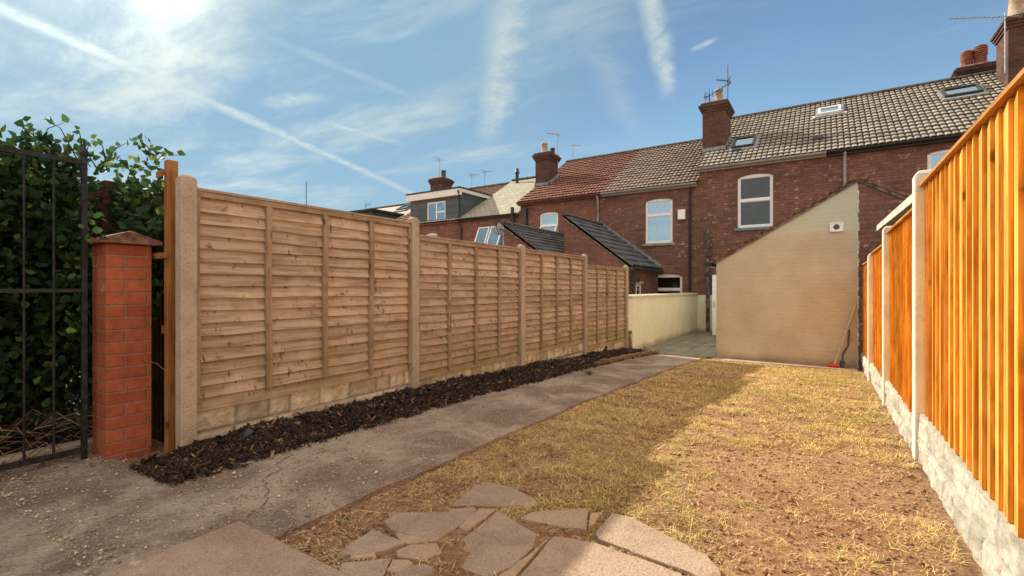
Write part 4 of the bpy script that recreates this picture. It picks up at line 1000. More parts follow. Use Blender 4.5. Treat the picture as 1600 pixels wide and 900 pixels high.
# --- house B
zeB, zrB = 3.24+CAMZ, 5.62+CAMZ
XCB = -6.33
hB = thing('terraced_house', (-4.8, FY, -0.27), 'brick terraced house with brown tiles and tall single window, left of the cream lean-to', 'house', 'row of brick terraced houses')
oB = opening(1008, 1051, 310, 380, 0.06); oB2 = opening(1022, 1066, 428, 480, 0.07)
house_walls(XCB, XBA-0.002, ZB, zeB, zrB, [oB, oB2], hB, M_BRICK)
house_roof(XCB, XBA-0.034, zeB+0.03, zrB, M_TILEB, hB)
window(hB, *oB, bars=[oB[2]+(oB[3]-oB[2])*0.66], glassm=M_GLASS, sill=M_STONE, inner='room', fw=0.055)
window(hB, *oB2, bars=[oB2[3]-0.42], glassm=M_GLASSD, sill=M_STONE, fw=0.055)
arch_bricks(hB, oB[0], oB[1], oB[3], 0.06, M_BRICK2); arch_bricks(hB, oB2[0], oB2[1], oB2[3], 0.07, M_BRICK2)
gutter(XCB-0.02, XBA-0.06, zeB-0.05, hB, M_GUTG)
xd = fac(1078, 380, FY-0.08)[0]; pipe([(xd+0.05, FY-0.13, zeB-0.15), (xd, FY-0.08, zeB-0.4), (xd, FY-0.08, -0.25)], 0.036, M_GUTB, hB)
xd = fac(934, 330, FY-0.08)[0]; pipe([(xd, FY-0.15, zeB-0.1), (xd, FY-0.08, zeB-0.3), (xd, FY-0.08, zeB-0.95), (xd-0.10, FY-0.2, zeB-1.15)], 0.036, M_GUTG, hB)
bx = fac(1066, 335, FY); m = MB(); m.box(bx[0]-.11, bx[0]+.11, FY-0.13, FY-0.002, bx[1]-.17, bx[1]+.14); obj('alarm_box', m, M_UPVC, hB, bevel=0.02)
# --- house C
hC = thing('terraced_house', (-8, FY, -0.27), 'brick terraced house with red clay tiles and a tilted-open window', 'house', 'row of brick terraced houses')
XDC = -9.65; oC = opening(843, 872, 331, 382, 0.06)
house_walls(XDC, XCB-0.002, ZB, zeB, zrB, [oC], hC, M_BRICK2)
rC = house_roof(XDC-0.05, XCB-0.002, zeB+0.03, zrB, M_TILEC, hC)
zm = fac(857, 352, FY)[1]; wC = window(hC, *oC, bars=[zm], glassm=M_GLASS, sill=M_STONE)
arch_bricks(hC, oC[0], oC[1], oC[3], 0.06, M_BRICK2)
def sash(parent, a, b, zt, h, tilt, name='open_sash', y=FY+0.04):
    """top-hung sash pushed out at the bottom"""
    ct, st = math.cos(tilt), math.sin(tilt)
    def P(u, v, n_): return (u, y-v*st-n_*ct, zt-v*ct+n_*st)
    m = MB(); f = 0.055
    def slab(mm, u0, u1, v0, v1, n0, n1): mm.hexa([P(u0, v0, n0), P(u1, v0, n0), P(u1, v1, n0), P(u0, v1, n0), P(u0, v0, n1), P(u1, v0, n1), P(u1, v1, n1), P(u0, v1, n1)])
    slab(m, a, a+f, 0, h, 0, .05); slab(m, b-f, b, 0, h, 0, .05); slab(m, a+f, b-f, 0, f, 0, .049); slab(m, a+f, b-f, h-f, h, 0, .049)
    o = obj(name, m, M_UPVC, parent); m = MB(); slab(m, a+f, b-f, f, h-f, .02, .027); obj('pane', m, M_GLASS, o) if parent.parent is None else None
    return o
sC = sash(hC, oC[0]+.03, oC[1]-.03, zm-0.03, 0.72, R(32))
gutter(XDC-0.05, XCB-0.03, zeB-0.05, hC, simple('red_brown_gutter', (0.12, 0.05, 0.04), 0.6))
chC = (-9.76, -9.14, 16.66, 17.42); c = chimney(hC, *chC, 4.2, 6.46, [(-9.50, 16.95, 0.42, 0.13, M_POTB, 'taper'), (-9.27, 17.2, 0.24, 0.09, M_POTD, 'plain')]); flash(c, *chC, zeB, zrB)
xd = fac(820, 345, FY-.08)[0]; m = MB(); m.box(xd-.09, xd+.09, FY-.14, FY-.002, fac(820, 352, FY)[1], fac(820, 326, FY)[1]); obj('vent_duct', m, M_DMETAL, hC)
# --- house D
zeD, zrD = 2.85+CAMZ, 5.14+CAMZ
XED = -12.62
hD = thing('terraced_house', (-11.1, FY, -0.27), 'brick terraced house with pale grey slates and two open casements', 'house', 'row of brick terraced houses')
oD = [fac(747, 370, FY)[0], fac(787, 370, FY)[0], 2.35, fac(770, 353, FY)[1], 0.0]
house_walls(XED, XDC-0.002, ZB, zeD, zrD, [oD], hD, M_BRICK2)
rD = house_roof(XED+0.03, XDC-0.052, zeD+0.03, zrD, M_SLATE, hD, flat=True)
xmid = (oD[0]+oD[1])/2; window(hD, *oD, vbars=[xmid], glassm=M_GLASS, sill=M_STONE)
sash(hD, oD[0]+.03, xmid-.03, oD[3]-.03, 0.95, R(26)); sash(hD, xmid+.03, oD[1]-.03, oD[3]-.03, 0.95, R(26))
gutter(XED-0.02, XDC-0.07, zeD-0.04, hD, M_GUTB)
m = MB(); xv = fac(808, 280, 18.9)[0]; zv = roof_z(zeD, zrD, 18.9); m.lathe((xv, 18.9, zv-0.05), [(0.075, 0), (0.075, 0.50), (0.11, 0.52), (0.11, 0.60), (0.07, 0.62), (0.09, 0.70), (0.03, 0.78)]); obj('vent_pipe', m, M_DMETAL, rD)
xd = fac(801, 340, FY-.12)[0]; m = MB(); m.tube([(xd, FY-.14, fac(801, 352, FY)[1]-.3), (xd, FY-.14, fac(801, 325, FY)[1])], 0.07, 10); obj('boiler_flue', m, M_GUTB, hD)
xd = fac(720, 365, FY-.08)[0]; pipe([(xd-.12, FY-.14, zeD-.08), (xd, FY-.08, zeD-.35), (xd, FY-.08, -0.2)], 0.036, M_GUTB, hD)
# --- house E with the slate-clad dormer
zeE, zrE = 2.80+CAMZ, 5.03+CAMZ
XFE = -16.9
hE = thing('terraced_house', (-14.7, FY, -0.27), 'brick terraced house with a flat-roofed grey-clad dormer', 'house', 'row of brick terraced houses')
oE = [fac(664, 380, FY)[0], fac(683, 380, FY)[0], 2.0, fac(674, 366, FY)[1], 0.06]
house_walls(XFE, XED-0.002, ZB, zeE, zrE, [oE], hE, M_BRICK2)
rE = house_roof(XFE, XED+0.028, zeE+0.03, zrE, M_TILEE, hE, rows=18, amp=0.02, step=0.03, per=0.17)
window(hE, *oE, bars=[], glassm=M_GLASS)
dx0, dx1 = -15.45, XED+0.0; dy = FY+0.05; dt = 4.10+CAMZ; db = zeE+0.05
od = [fac(667, 345, dy)[0], fac(696, 345, dy)[0], fac(682, 345, dy)[1], fac(682, 315, dy)[1], 0]
dm = MB(); FYs = FY; 
wall_face(dm, dx0, dx1, db, dt, dy, [od]); yb = FY+(dt-zeE)/(zrE-zeE)*(RIY-FY)
for x_ in (dx0, dx1): dm.add([(x_, dy, db), (x_, dy, dt), (x_, yb+.1, dt)], [(0, 1, 2)])
dorm = obj('dormer', dm, M_CLAD, hE, recalc=False)
m = MB(); m.hexa([(dx0-.15, dy-.15, dt), (dx1+.12, dy-.15, dt), (dx1+.12, yb+.2, dt), (dx0-.15, yb+.2, dt), (dx0-.15, dy-.15, dt+.06), (dx1+.12, dy-.15, dt+.06), (dx1+.12, yb+.2, dt+.06), (dx0-.15, yb+.2, dt+.06)]); obj('dormer_roof', m, M_DFLAT, dorm)
m = MB(); m.box(dx0-.13, dx1+.10, dy-.13, dy-.004, dt-.27, dt-.001); m.box(dx1+.004, dx1+.10, dy-.002, yb-.25, dt-.14, dt-.001); m.box(dx0-.05, dx1+.02, dy-.06, dy-.004, db-.06, db+.02); obj('fascia', m, M_FASCIA, dorm)
FYo = FY; FY = dy
w2 = MB(); frame_box(w2, od[0], od[1], od[2], od[3], dy+.03, dy+.09, .06); w2.box((od[0]+od[1])/2-.03, (od[0]+od[1])/2+.03, dy+.028, dy+.088, od[2]+.061, od[3]-.061); w2.box((od[0]+od[1])/2+.031, od[1]-.062, dy+.027, dy+.087, od[3]-.48, od[3]-.42)
obj('dormer_window', w2, M_UPVC, dorm)
w2 = MB(); w2.box(od[0]+.06, od[1]-.06, dy+.055, dy+.062, od[2]+.06, od[3]-.06); obj('pane', w2, M_GLASS, dorm)
w2 = MB(); w2.box(od[0], od[1], dy+.20, dy+.22, od[2], od[3]); obj('curtain', w2, M_CURT, dorm)
FY = FYo
m = MB(); m.tube([(dx1+.04, dy-.2, dt-.1), (dx1+.04, dy-.08, dt-.3), (dx1+.04, dy-.08, db-.1)], .035, 8); obj('dormer_downpipe', m, M_GUTB, dorm)
chE = (-17.55, -16.75, 18.95, 19.75); c = chimney(hE, *chE, 4.6, CAMZ+5.78, [(-16.98, 19.35, 0.42, 0.12, M_POTD, 'plain')], m_=M_CHIM)
# --- house F and its dark dormer
zeF, zrF = 2.55+CAMZ, 4.68+CAMZ
hF = thing('terraced_house', (-19, FY, -0.27), 'leftmost visible terraced house with pale slates and a black flat-roofed dormer', 'house', 'row of brick terraced houses')
house_walls(-23.0, XFE-0.002, ZB, zeF, zrF, [], hF, M_BRICK2); rF = house_roof(-23.0, XFE-0.002, zeF+.03, zrF, M_SLATE, hF, flat=True)
dm = MB(); dz0 = 3.70+CAMZ; ybF = FY+(dz0-zeF)/(zrF-zeF)*(RIY-FY); dm.box(-22.5, -18.15, FY+.2, ybF+.3, zeF, dz0); d_ = obj('dormer', dm, M_DFLAT, hF)
dm = MB(); dm.box(-22.6, -18.05, FY+.08, ybF+.35, dz0+.001, dz0+.09); obj('dormer_roof', dm, M_GUTB, d_)
roof_window(rF, zeF, zrF, fac(638, 328, 18.6)[0]-0.2, 18.6, 0.7, 0.7, None)

# ------------------------------------------------------------------ lean-tos behind the houses
def lean_to(name, xh, zh, xl, zl, y0, y1, label, tm, wm, side_open=None, rows=9, amp=0.035):
    t = thing(name, ((xh+xl)/2, y0, -0.27), label, 'outhouse')
    m = MB(); a, b = (xh, xl) if xh < xl else (xl, xh); za, zb = (zh, zl) if xh < xl else (zl, zh)
    m.add([(a, y0, ZB), (b, y0, ZB), (b, y0, zb), (a, y0, za)], [(0, 1, 2, 3)])
    if side_open:
        oy0, oy1, oz0, oz1 = side_open; X = xl
        ys_ = [y0, oy0, oy1, y1]; zs_ = [ZB, oz0, oz1, zl]
        for i in range(3):
            for j in range(3):
                if i == 1 and j == 1: continue
                m.add([(X, ys_[i], zs_[j]), (X, ys_[i+1], zs_[j]), (X, ys_[i+1], zs_[j+1]), (X, ys_[i], zs_[j+1])], [(0, 1, 2, 3)])
        dd = 0.1*(-1 if xl > xh else 1)
        for (p, q) in (((oy0, oz0), (oy1, oz0)), ((oy1, oz0), (oy1, oz1)), ((oy1, oz1), (oy0, oz1)), ((oy0, oz1), (oy0, oz0))):
            m.add([(X, p[0], p[1]), (X, q[0], q[1]), (X+dd, q[0], q[1]), (X+dd, p[0], p[1])], [(0, 1, 2, 3)])
    else: m.add([(xl, y0, ZB), (xl, y1, ZB), (xl, y1, zl), (xl, y0, zl)], [(0, 1, 2, 3)])
    m.add([(xh, y0, ZB), (xh, y1, ZB), (xh, y1, zh), (xh, y0, zh)], [(0, 1, 2, 3)])
    obj('wall', m, wm, t, recalc=False)
    s = (zh-zl)/abs(xh-xl); sgn = 1 if xl > xh else -1; up = Vector((s*sgn, 0, 1)).normalized(); ov = 0.1; xe = xl+sgn*ov; ze = zl-s*ov+.03
    Pf = lambda u, v: Vector((xe+(xh-xe)*v, u, ze+(zh+.03-ze)*v))
    ro = tiled_slope('roof', y0-0.04, y1-0.005, Pf, rows, 0.2, amp, 0.032, tm, t, up)
    v = MB(); v.hexa([(xe, y0-.03, ze-.10), (xe, y0-.003, ze-.10), (xh, y0-.003, zh-.09), (xh, y0-.03, zh-.09), (xe, y0-.03, ze-.02), (xe, y0-.003, ze-.02), (xh, y0-.003, zh-.01), (xh, y0-.03, zh-.01)]); obj('verge_mortar', v, M_FLAUNCH, ro)
    # ridge capping and lead where it meets the house
    r = MB(); yy = y0-.04
    while yy < y1-.1:
        r.prism([(xh+0.11*math.cos(q), zh+.03+0.10*math.sin(q)) for q in np.linspace(0, math.pi, 8)], 'y', yy, min(yy+.43, y1-.01)); yy += .44
    obj('ridge_tiles', r, simple('dark_ridge_tile', (0.075, 0.062, 0.055), 0.9, var=0.4), ro)
    f = MB(); f.hexa([(xe, y1-.03, ze), (xe, y1-.003, ze), (xh, y1-.003, zh), (xh, y1-.03, zh), (xe, y1-.03, ze+.16), (xe, y1-.003, ze+.16), (xh, y1-.003, zh+.17), (xh, y1-.03, zh+.17)]); obj('flashing', f, M_LEAD, ro)
    g_ = MB(); g_.tube([(xe+sgn*.04, y0-.02, ze-.06), (xe+sgn*.04, y1-.02, ze-.06)], .05, 8); obj('gutter', g_, M_GUTB, t)
    return t
oy0 = 13.05; lt2 = lean_to('outhouse', -6.42, 3.17, -4.47, 1.70, 12.64, FY, 'brick lean-to with charcoal tiles just left of the cream yard wall', M_TILEL, M_BRICK2, side_open=(12.95, 13.75, 0.25, 1.18))
m = MB(); X = -4.47-.03
for (a, b, c, d) in ((12.95, 13.01, .25, 1.18), (13.69, 13.75, .25, 1.18), (13.32, 13.38, .31, 1.12)): m.box(X-.05, X, a, b, c, d)
m.box(X-.05, X, 13.011, 13.689, .25, .31); m.box(X-.05, X, 13.011, 13.689, 1.12, 1.18); wl = obj('window', m, M_UPVC, lt2)
m = MB(); m.box(X-.03, X-.022, 13.0, 13.7, .3, 1.13); obj('pane', m, M_GLASSD, wl)
m = MB(); m.box(X-.5, X-.48, 12.9, 13.8, .2, 1.2); obj('room_lining', m, M_INT, wl)
m = MB(); m.box(-4.475, -4.45, 12.85, 13.85, 1.182, 1.26); obj('lintel', m, M_STRIP, lt2)
m = MB(); m.tube([(-4.33, 12.75, 1.55), (-4.36, 12.75, 1.4), (-4.36, 12.75, -.2)], .04, 8); obj('downpipe', m, M_GUTB, lt2)
m = MB(); m.box(-4.46, -4.40, 12.70, 12.82, 1.28, 1.38); m.hexa([(-4.40, 12.66, 1.28), (-4.22, 12.62, 1.22), (-4.22, 12.78, 1.22), (-4.40, 12.86, 1.28), (-4.40, 12.66, 1.38), (-4.22, 12.62, 1.34), (-4.22, 12.78, 1.34), (-4.40, 12.86, 1.38)]); obj('floodlight', m, M_GUTB, lt2)
lt1 = lean_to('outhouse', -7.78, 2.88, -6.46, 1.95, 11.5, FY, 'brick lean-to with charcoal tiles behind the middle of the lap fence', M_TILEL, M_BRICK2)

# --- our cream-painted half and the neighbour's bare brick half
GYY = 9.66; XL = -1.72; XR = 0.44; ZR_ = CAMZ+1.784; ZE_ = CAMZ+0.514
ext = thing('outhouse', ((XL+XR)/2, GYY, -0.27), 'cream-painted brick lean-to with sloping verge and round vent at the lawn end', 'outhouse')
m = MB(); m.add([(XL, GYY, ZB), (XR, GYY, ZB), (XR, GYY, ZR_), (XL, GYY, ZE_)], [(0, 1, 2, 3)]); m.add([(XL, GYY, ZB), (XL, FY, ZB), (XL, FY, ZE_), (XL, GYY, ZE_)], [(0, 3, 2, 1)])
obj('wall', m, M_GABLE, ext, recalc=False)
ext2 = thing('outhouse', (1.5, GYY, -0.27), 'bare red brick half of the twin lean-to behind the orange fence', 'outhouse')
m = MB(); m.add([(XR+.001, GYY, ZB), (2.6, GYY, ZB), (2.6, GYY, ZE_), (XR+.001, GYY, ZR_)], [(0, 1, 2, 3)]); m.add([(2.6, GYY, ZB), (2.6, FY, ZB), (2.6, FY, ZE_), (2.6, GYY, ZE_)], [(0, 1, 2, 3)])
obj('wall', m, M_BRICK, ext2, recalc=False)
# the ragged edge where paint stops
m = MB(); z = -0.25
while z < ZR_-0.12:
    wq = random.uniform(0.002, 0.022); m.box(XR-0.01, XR+wq, GYY-0.004, GYY-0.001, z, z+0.068); z += 0.075
obj('paint_edge', m, simple('pale_paint', (0.55, 0.52, 0.42), 0.8), ext)
for (xa, xb, za, zb, par, mt) in ((XL, XR, ZE_, ZR_, ext, M_CAP), (2.6, XR, ZE_, ZR_, ext2, M_CAP)):
    sgn = -1 if xa < xb else 1; L = math.hypot(xb-xa, zb-za); d = Vector(((xb-xa)/L, (zb-za)/L)); nrm = Vector((-d.y, d.x)) if xa < xb else Vector((d.y, -d.x))
    r = MB(); st = 0.30; k = -0.35
    while k < L-0.02:
        e = min(k+st+.05, L+.03); p = Vector((xa, za))+d*k; q = Vector((xa, za))+d*e; lift0 = 0.055; lift1 = 0.018
        if k < -.12: p = Vector((xa, za))+d*(-.12)
        if e > -.1:
            r.hexa([(p.x+nrm.x*.0+nrm.x*.01, GYY-.06, p.y+nrm.y*.01+.0), (p.x+nrm.x*lift0, GYY-.06, p.y+nrm.y*lift0), (p.x+nrm.x*lift0, FY-.01, p.y+nrm.y*lift0), (p.x+nrm.x*.01, FY-.01, p.y+nrm.y*.01), (q.x-nrm.x*.005, GYY-.06, q.y-nrm.y*.005), (q.x+nrm.x*lift1, GYY-.06, q.y+nrm.y*lift1), (q.x+nrm.x*lift1, FY-.01, q.y+nrm.y*lift1), (q.x-nrm.x*.005, FY-.01, q.y-nrm.y*.005)])
        k += st
    ro = obj('roof', r, mt, par)
    v = MB(); p = Vector((xa, za))-d*.04; q = Vector((xb, zb))
    v.hexa([(p.x, GYY-.03, p.y-.05), (p.x, GYY-.001, p.y-.05), (q.x, GYY-.001, q.y-.05), (q.x, GYY-.03, q.y-.05), (p.x, GYY-.03, p.y+.008), (p.x, GYY-.001, p.y+.008), (q.x, GYY-.001, q.y+.008), (q.x, GYY-.03, q.y+.008)])
    obj('verge_mortar', v, M_FLAUNCH, ro)
m = MB(); yy = GYY-.07
while yy < FY-.1: m.prism([(XR+.02+.14*math.cos(q), ZR_-.02+.12*math.sin(q)) for q in np.linspace(0, math.pi, 9)], 'y', yy, yy+.43); yy += .44
obj('ridge_tiles', m, M_CAP, ext)
m = MB(); m.tube([(XL-.14, GYY-.03, ZE_-.07), (XL-.14, FY-.2, ZE_-.09)], .055, 10); obj('gutter', m, M_GUTB, ext)
vx, vz = fac(1307, 355, GYY); m = MB(); frame_box(m, vx-.095, vx+.095, vz-.075, vz+.075, GYY-.04, GYY-.002, .022); m.box(vx-.074, vx+.074, GYY-.032, GYY-.003, vz-.054, vz+.054); vt = obj('vent', m, M_UPVC, ext, bevel=.004)
m = MB(); seg = 20
vs = [(vx+.045*math.cos(2*math.pi*k/seg), GYY-.036, vz+.045*math.sin(2*math.pi*k/seg)) for k in range(seg)]; m.add(vs, [tuple(range(seg))]); 
for rr_ in (.030, .016): m.tube([(vx+rr_*math.cos(2*math.pi*k/16), GYY-.039, vz+rr_*math.sin(2*math.pi*k/16)) for k in range(17)], .003, 5, False)
obj('vent_grille', m, simple('dark_grey_grille', (.10, .10, .10), .7), vt, recalc=False)
# open white door in the yard
yd = 13.8; xa = fac(1113, 450, yd)[0]
m = MB(); frame_box(m, xa, XL-.03, -.20, 1.42, yd, yd+.05, .10); m.box(xa+.101, XL-.131, yd+.01, yd+.04, -.10, 1.32); m.box(xa+.101, XL-.131, yd-.002, yd+.052, .55, .65)
dr = obj('open_door', m, M_UPVC, ext, bevel=.004)
m = MB(); m.tube([(xa+.05, yd-.03, .55), (xa+.05, yd-.05, .62), (xa+.05, yd-.03, .72)], .012, 6); obj('handle', m, M_METAL, dr)

# cream yard wall
yw = thing('yard_wall', (-3.38, 12.3, -0.27), 'low cream-painted brick wall with flat coping between bark bed and houses', 'wall')
m = MB(); m.box(-3.50, -3.28, 9.50, FY-.003, ZB, 0.885); obj('wall', m, M_YWALL, yw)
m = MB(); m.hexa([(-3.54, 9.46, .886), (-3.235, 9.46, .886), (-3.235, FY-.004, .886), (-3.54, FY-.004, .886), (-3.52, 9.47, .93), (-3.27, 9.47, .915), (-3.27, FY-.004, .915), (-3.52, FY-.004, .93)]); obj('coping', m, simple('grey_cream_coping', (0.50, 0.44, 0.34), 0.9, var=0.2, bump=0.4), yw)
# broken brickwork at its near foot
rub = MB(); rb = random.Random(4)
for r in range(6):
    for q in range(3-(r//2)):
        a = -3.49+random.uniform(-.01, .01)+0.0; zz = -.25+.078*r; yq = 9.28+.115*q+ (0.05 if r % 2 else 0)+r*0.02
        if yq < 9.50: rub.box(a, a+.215-random.uniform(0, .03), yq, yq+.10, zz, zz+.068)
obj('broken_brickwork', rub, M_EDGE, yw, bevel=.006)

# ------------------------------------------------------------------ broom and spade by the cream wall
bt = Vector((*[0, 0], 0)); tx, tz = fac(1341, 476, 9.60); bxx, bzz = fac(1304, 574, 9.42)
br_ = thing('broom', (bxx, 9.42, g(9.4)), 'broom with pale wooden handle and red head leaning in the far corner', 'broom')
m = MB(); m.tube([(bxx, 9.40, -.17), (tx-.03, 9.63, tz)], .014, 8); obj('handle', m, M_BROOM, br_)
m = MB(); m.box(bxx-.10, bxx+.06, 9.34, 9.43, -.215, -.165); obj('head', m, M_RED, br_, bevel=.012)
m = MB(); N_ = 60
for k in range(N_): a = bxx-.095+.15*(k/N_); m.tube([(a, 9.35+.07*random.random(), -.212), (a+random.uniform(-.01, .01), 9.34+.09*random.random(), -.243)], .003, 4)
obj('bristles', m, M_RED, br_)
sp = thing('spade', (bxx+.13, 9.5, g(9.4)), 'dark curved-handled garden tool leaning behind the broom', 'garden tool')
m = MB(); m.tube([(fac(1327, 520, 9.62)[0], 9.62, fac(1327, 515, 9.62)[1]), (fac(1325, 540, 9.6)[0], 9.60, fac(1325, 540, 9.6)[1]), (fac(1317, 553, 9.58)[0], 9.58, fac(1317, 553, 9.58)[1]), (fac(1316, 566, 9.54)[0], 9.54, -.12)], .014, 8); obj('handle', m, simple('dark_stained_handle', (0.16, 0.08, 0.04), 0.7), sp)
xs_ = fac(1316, 570, 9.5)[0]; m = MB(); m.hexa([(xs_-.03, 9.49, -.24), (xs_+.03, 9.49, -.24), (xs_+.03, 9.495, -.24), (xs_-.03, 9.495, -.24), (xs_-.04, 9.53, -.12), (xs_+.04, 9.53, -.12), (xs_+.04, 9.538, -.12), (xs_-.04, 9.538, -.12)]); obj('blade', m, M_DMETAL, sp)

# neighbour's flat shed roof behind the fence
sh = thing('garden_shed', (1.4, 6.5, g(6.5)), 'shed with pale green-grey sheet roof showing over the orange fence', 'shed')
m = MB(); m.box(0.72, 2.4, 5.0, 8.3, -.2, 1.70); obj('wall', m, M_DWOOD, sh)
m = MB(); m.hexa([(0.60, 4.75, 1.765), (2.5, 4.75, 1.84), (2.5, 8.45, 1.95), (0.60, 8.45, 1.87), (0.60, 4.75, 1.845), (2.5, 4.75, 1.92), (2.5, 8.45, 2.03), (0.60, 8.45, 1.95)]); obj('roof', m, M_FLAT, sh, bevel=.008)

# ------------------------------------------------------------------ aerials, dish
def aerial(mast_base, mast_top, booms, label, m_=M_METAL, r=0.016):
    t = thing('aerial', mast_base, label, 'aerial', 'television aerials on the roofs'); m = MB(); m.tube([mast_base, mast_top], r, 6); obj('mast', m, m_, t)
    for (p, d, L, ne, el, vert) in booms:
        p = Vector(p); d = Vector(d).normalized(); b = MB(); b.tube([p-d*L*.15, p+d*L], r*.75, 6)
        s = Vector((0, 0, 1)) if vert else d.cross(Vector((0, 0, 1))).normalized()
        for k in range(ne): q = p+d*(L*(k+.3)/ne); e = el*(1-.35*k/ne); b.tube([q-s*e, q+s*e], r*.45, 4)
        # reflector behind
        q = p-d*L*.15
        for zz in (-.1, -.05, .05, .1): b.tube([q+Vector((0, 0, zz))-s*el*1.1, q+Vector((0, 0, zz))+s*el*1.1], r*.45, 4)
        obj('boom', b, m_, t)
    return t
x_, z_ = fac(1138, 165, 16.6); x2, z2 = fac(1140, 100, 16.6); xb_, zb_ = fac(1139, 120, 16.6)
aerial((-2.62, 16.62, 6.6), (-2.62, 16.62, z2), [((-2.62, 16.6, zb_-.12), (-.85, -.3, .18), .35, 6, .16, False)], 'tall thin mast with small aerial on the chimney of the buff-tiled house', M_DMETAL)
x3, z3 = fac(1107, 148, 16.6); x4, z4_ = fac(1109, 160, 16.6)
aerial((x4, 16.6, 7.05), (x3+.03, 16.6, z3), [((x3, 16.6, z3-.05), (.9, -.1, .35), .75, 7, .12, True), ((x3, 16.6, z3-.05), (-.9, -.1, 0), .15, 3, .14, True)], 'crooked old aerial left of the buff pot on the same chimney', M_DMETAL)
x_, zt_ = fac(874, 205, 17.3); aerial((-9.1, 17.3, 6.1), (-9.1, 17.3, zt_), [((-9.1, 17.3, zt_-.12), (-.6, -.6, .05), .45, 8, .15, False)], 'aerial on a tall mast beside the chimney of the red-tiled house')
x_, zt_ = fac(895, 225, 20.2); aerial((x_, 20.2, 6.2), (x_, 20.2, zt_), [((x_, 20.2, zt_-.05), (.5, .5, 0), .4, 6, .2, False)], 'small aerial standing behind the ridge of the red tiles')
x_, zt_ = fac(687, 247, 19.3); aerial((x_, 19.3, 6.8), (x_, 19.3, zt_), [((x_-.1, 19.3, zt_-.05), (.8, -.3, -.25), .9, 7, .16, False)], 'aerial on the sooty chimney above the grey dormer')
for (px_, pt, pb, lab) in ((737, 272, 300, 'left one of two far aerials right of the dormer chimney'), (757, 267, 300, 'right one of two far aerials behind the brown tiles')):
    x_, zt_ = fac(px_, pt, 23.8); aerial((x_, 23.8, 4.0), (x_, 23.8, zt_), [((x_, 23.8, zt_-.05), (.9, -.2, -.15), .7, 6, .2, False)], lab)
x_, zt_ = fac(572, 318, 17); aerial((x_, 17, 3.8), (x_, 17, zt_), [((x_, 17, zt_-.05), (.9, 0, 0), .4, 5, .14, True)], 'small aerial on the black dormer at the far left')
x_, zt_ = fac(478.5, 284, 15); aerial((x_, 15, 0.0), (x_, 15, zt_), [], 'bare thin pole standing alone above the lap fence', M_DMETAL, r=.02)
x_, zt_ = fac(1556, 8, 17.4); xe_, ze_ = fac(1516, 28, 17.4)
aerial((3.94, 17.6, 6.7), (3.94, 17.6, 8.3), [((4.0, 17.5, 8.12), (xe_-4.0, -.1, ze_-8.12), 1.25, 13, .13, False)], 'long toothed aerial reaching left from the big right chimney', M_METAL)
m = MB(); x_, z_ = fac(783, 358, 11.9); pr = [(.01, 0), (.08, .008), (.13, .02), (.18, .045), (.187, .048), (.13, .03), (.01, .01)]
t = thing('satellite_dish', (x_+.2, 11.8, z_-.15), 'grey round satellite dish on the end of the left lean-to', 'satellite dish')
seg = 20; vs = []
ax = Vector((.25, -.92, .28)).normalized(); a_ = ax.cross(Vector((0, 0, 1))).normalized(); b2 = ax.cross(a_)
for r_, h_ in pr:
    for k in range(seg): q = 2*math.pi*k/seg; vs.append(Vector((x_, 11.8, z_))+ax*(h_-.05)+(a_*math.cos(q)+b2*math.sin(q))*r_)
m.add(vs, [(i*seg+k, i*seg+(k+1) % seg, (i+1)*seg+(k+1) % seg, (i+1)*seg+k) for i in range(len(pr)-1) for k in range(seg)], True); obj('dish', m, simple('grey_dish', (0.28, 0.29, 0.30), .6), t)
m = MB(); m.tube([(x_, 11.8, z_-.2), Vector((x_, 11.8, z_))+ax*.32], .012, 6); m.tube([(x_, 11.8, z_), (x_+.18, 11.75, z_-.05), (x_+.2, 11.6, z_-.05)], .018, 6); m.box(x_+ax.x*.32-.03, x_+ax.x*.32+.03, 11.8+ax.y*.32-.03, 11.8+ax.y*.32+.03, z_+ax.z*.32-.03, z_+ax.z*.32+.04); obj('arm', m, M_DMETAL, t)

# ================================================================== LEFT CORNER: brick pier, gate, timber post, hedge
pr_ = thing('brick_pier', (-3.665, 1.175, .05), 'bright red painted brick pier with a worn pitched cap beside the iron gate', 'brick pier')
m = MB(); m.box(-3.78, -3.55, 1.06, 1.29, -.1, 1.335); obj('pier', m, M_PIER, pr_, bevel=.006)
m = MB(); xc = -3.665; m.add([(-3.82, 1.02, 1.336), (-3.51, 1.02, 1.336), (-3.51, 1.335, 1.336), (-3.82, 1.335, 1.336), (-3.82, 1.02, 1.362), (-3.51, 1.02, 1.362), (-3.51, 1.335, 1.362), (-3.82, 1.335, 1.362), (-3.80, 1.175, 1.415), (-3.53, 1.175, 1.418)], [(0, 3, 2, 1), (0, 1, 5, 4), (2, 3, 7, 6), (1, 2, 6, 9, 5), (3, 0, 4, 8, 7), (4, 5, 9, 8), (7, 8, 9, 6)]); obj('cap', m, M_CAP, pr_, bevel=.006)
gt = thing('iron_gate', (-3.70, 0.6, .05), 'black wrought iron bar gate in front of the dark hedge', 'gate')
X = -3.70; zt = 1.83
m = MB()
for k in range(13): yb_ = 0.866-.122*k; m.tube([(X, yb_, .09), (X, yb_, zt-.01)], .0065, 8)
obj('bars', m, M_IRON, gt)
m = MB(); m.box(X-.009, X+.009, -.62, .986, zt-.026, zt); obj('top_rail', m, M_IRON, gt)
m = MB(); m.box(X-.009, X+.009, -.62, .986, 1.045, 1.066); obj('middle_rail', m, M_IRON, gt)
m = MB(); m.box(X-.012, X+.012, -.62, 1.0, .09, .12); obj('bottom_rail', m, M_IRON, gt)
m = MB(); m.box(X-.013, X+.013, .987, 1.013, .03, zt+.02); m.lathe((X, 1.0, zt+.02), [(.013, 0), (.025, .015), (.022, .035), (.010, .055), (.002, .11)], 8); obj('gate_post', m, M_IRON, gt)
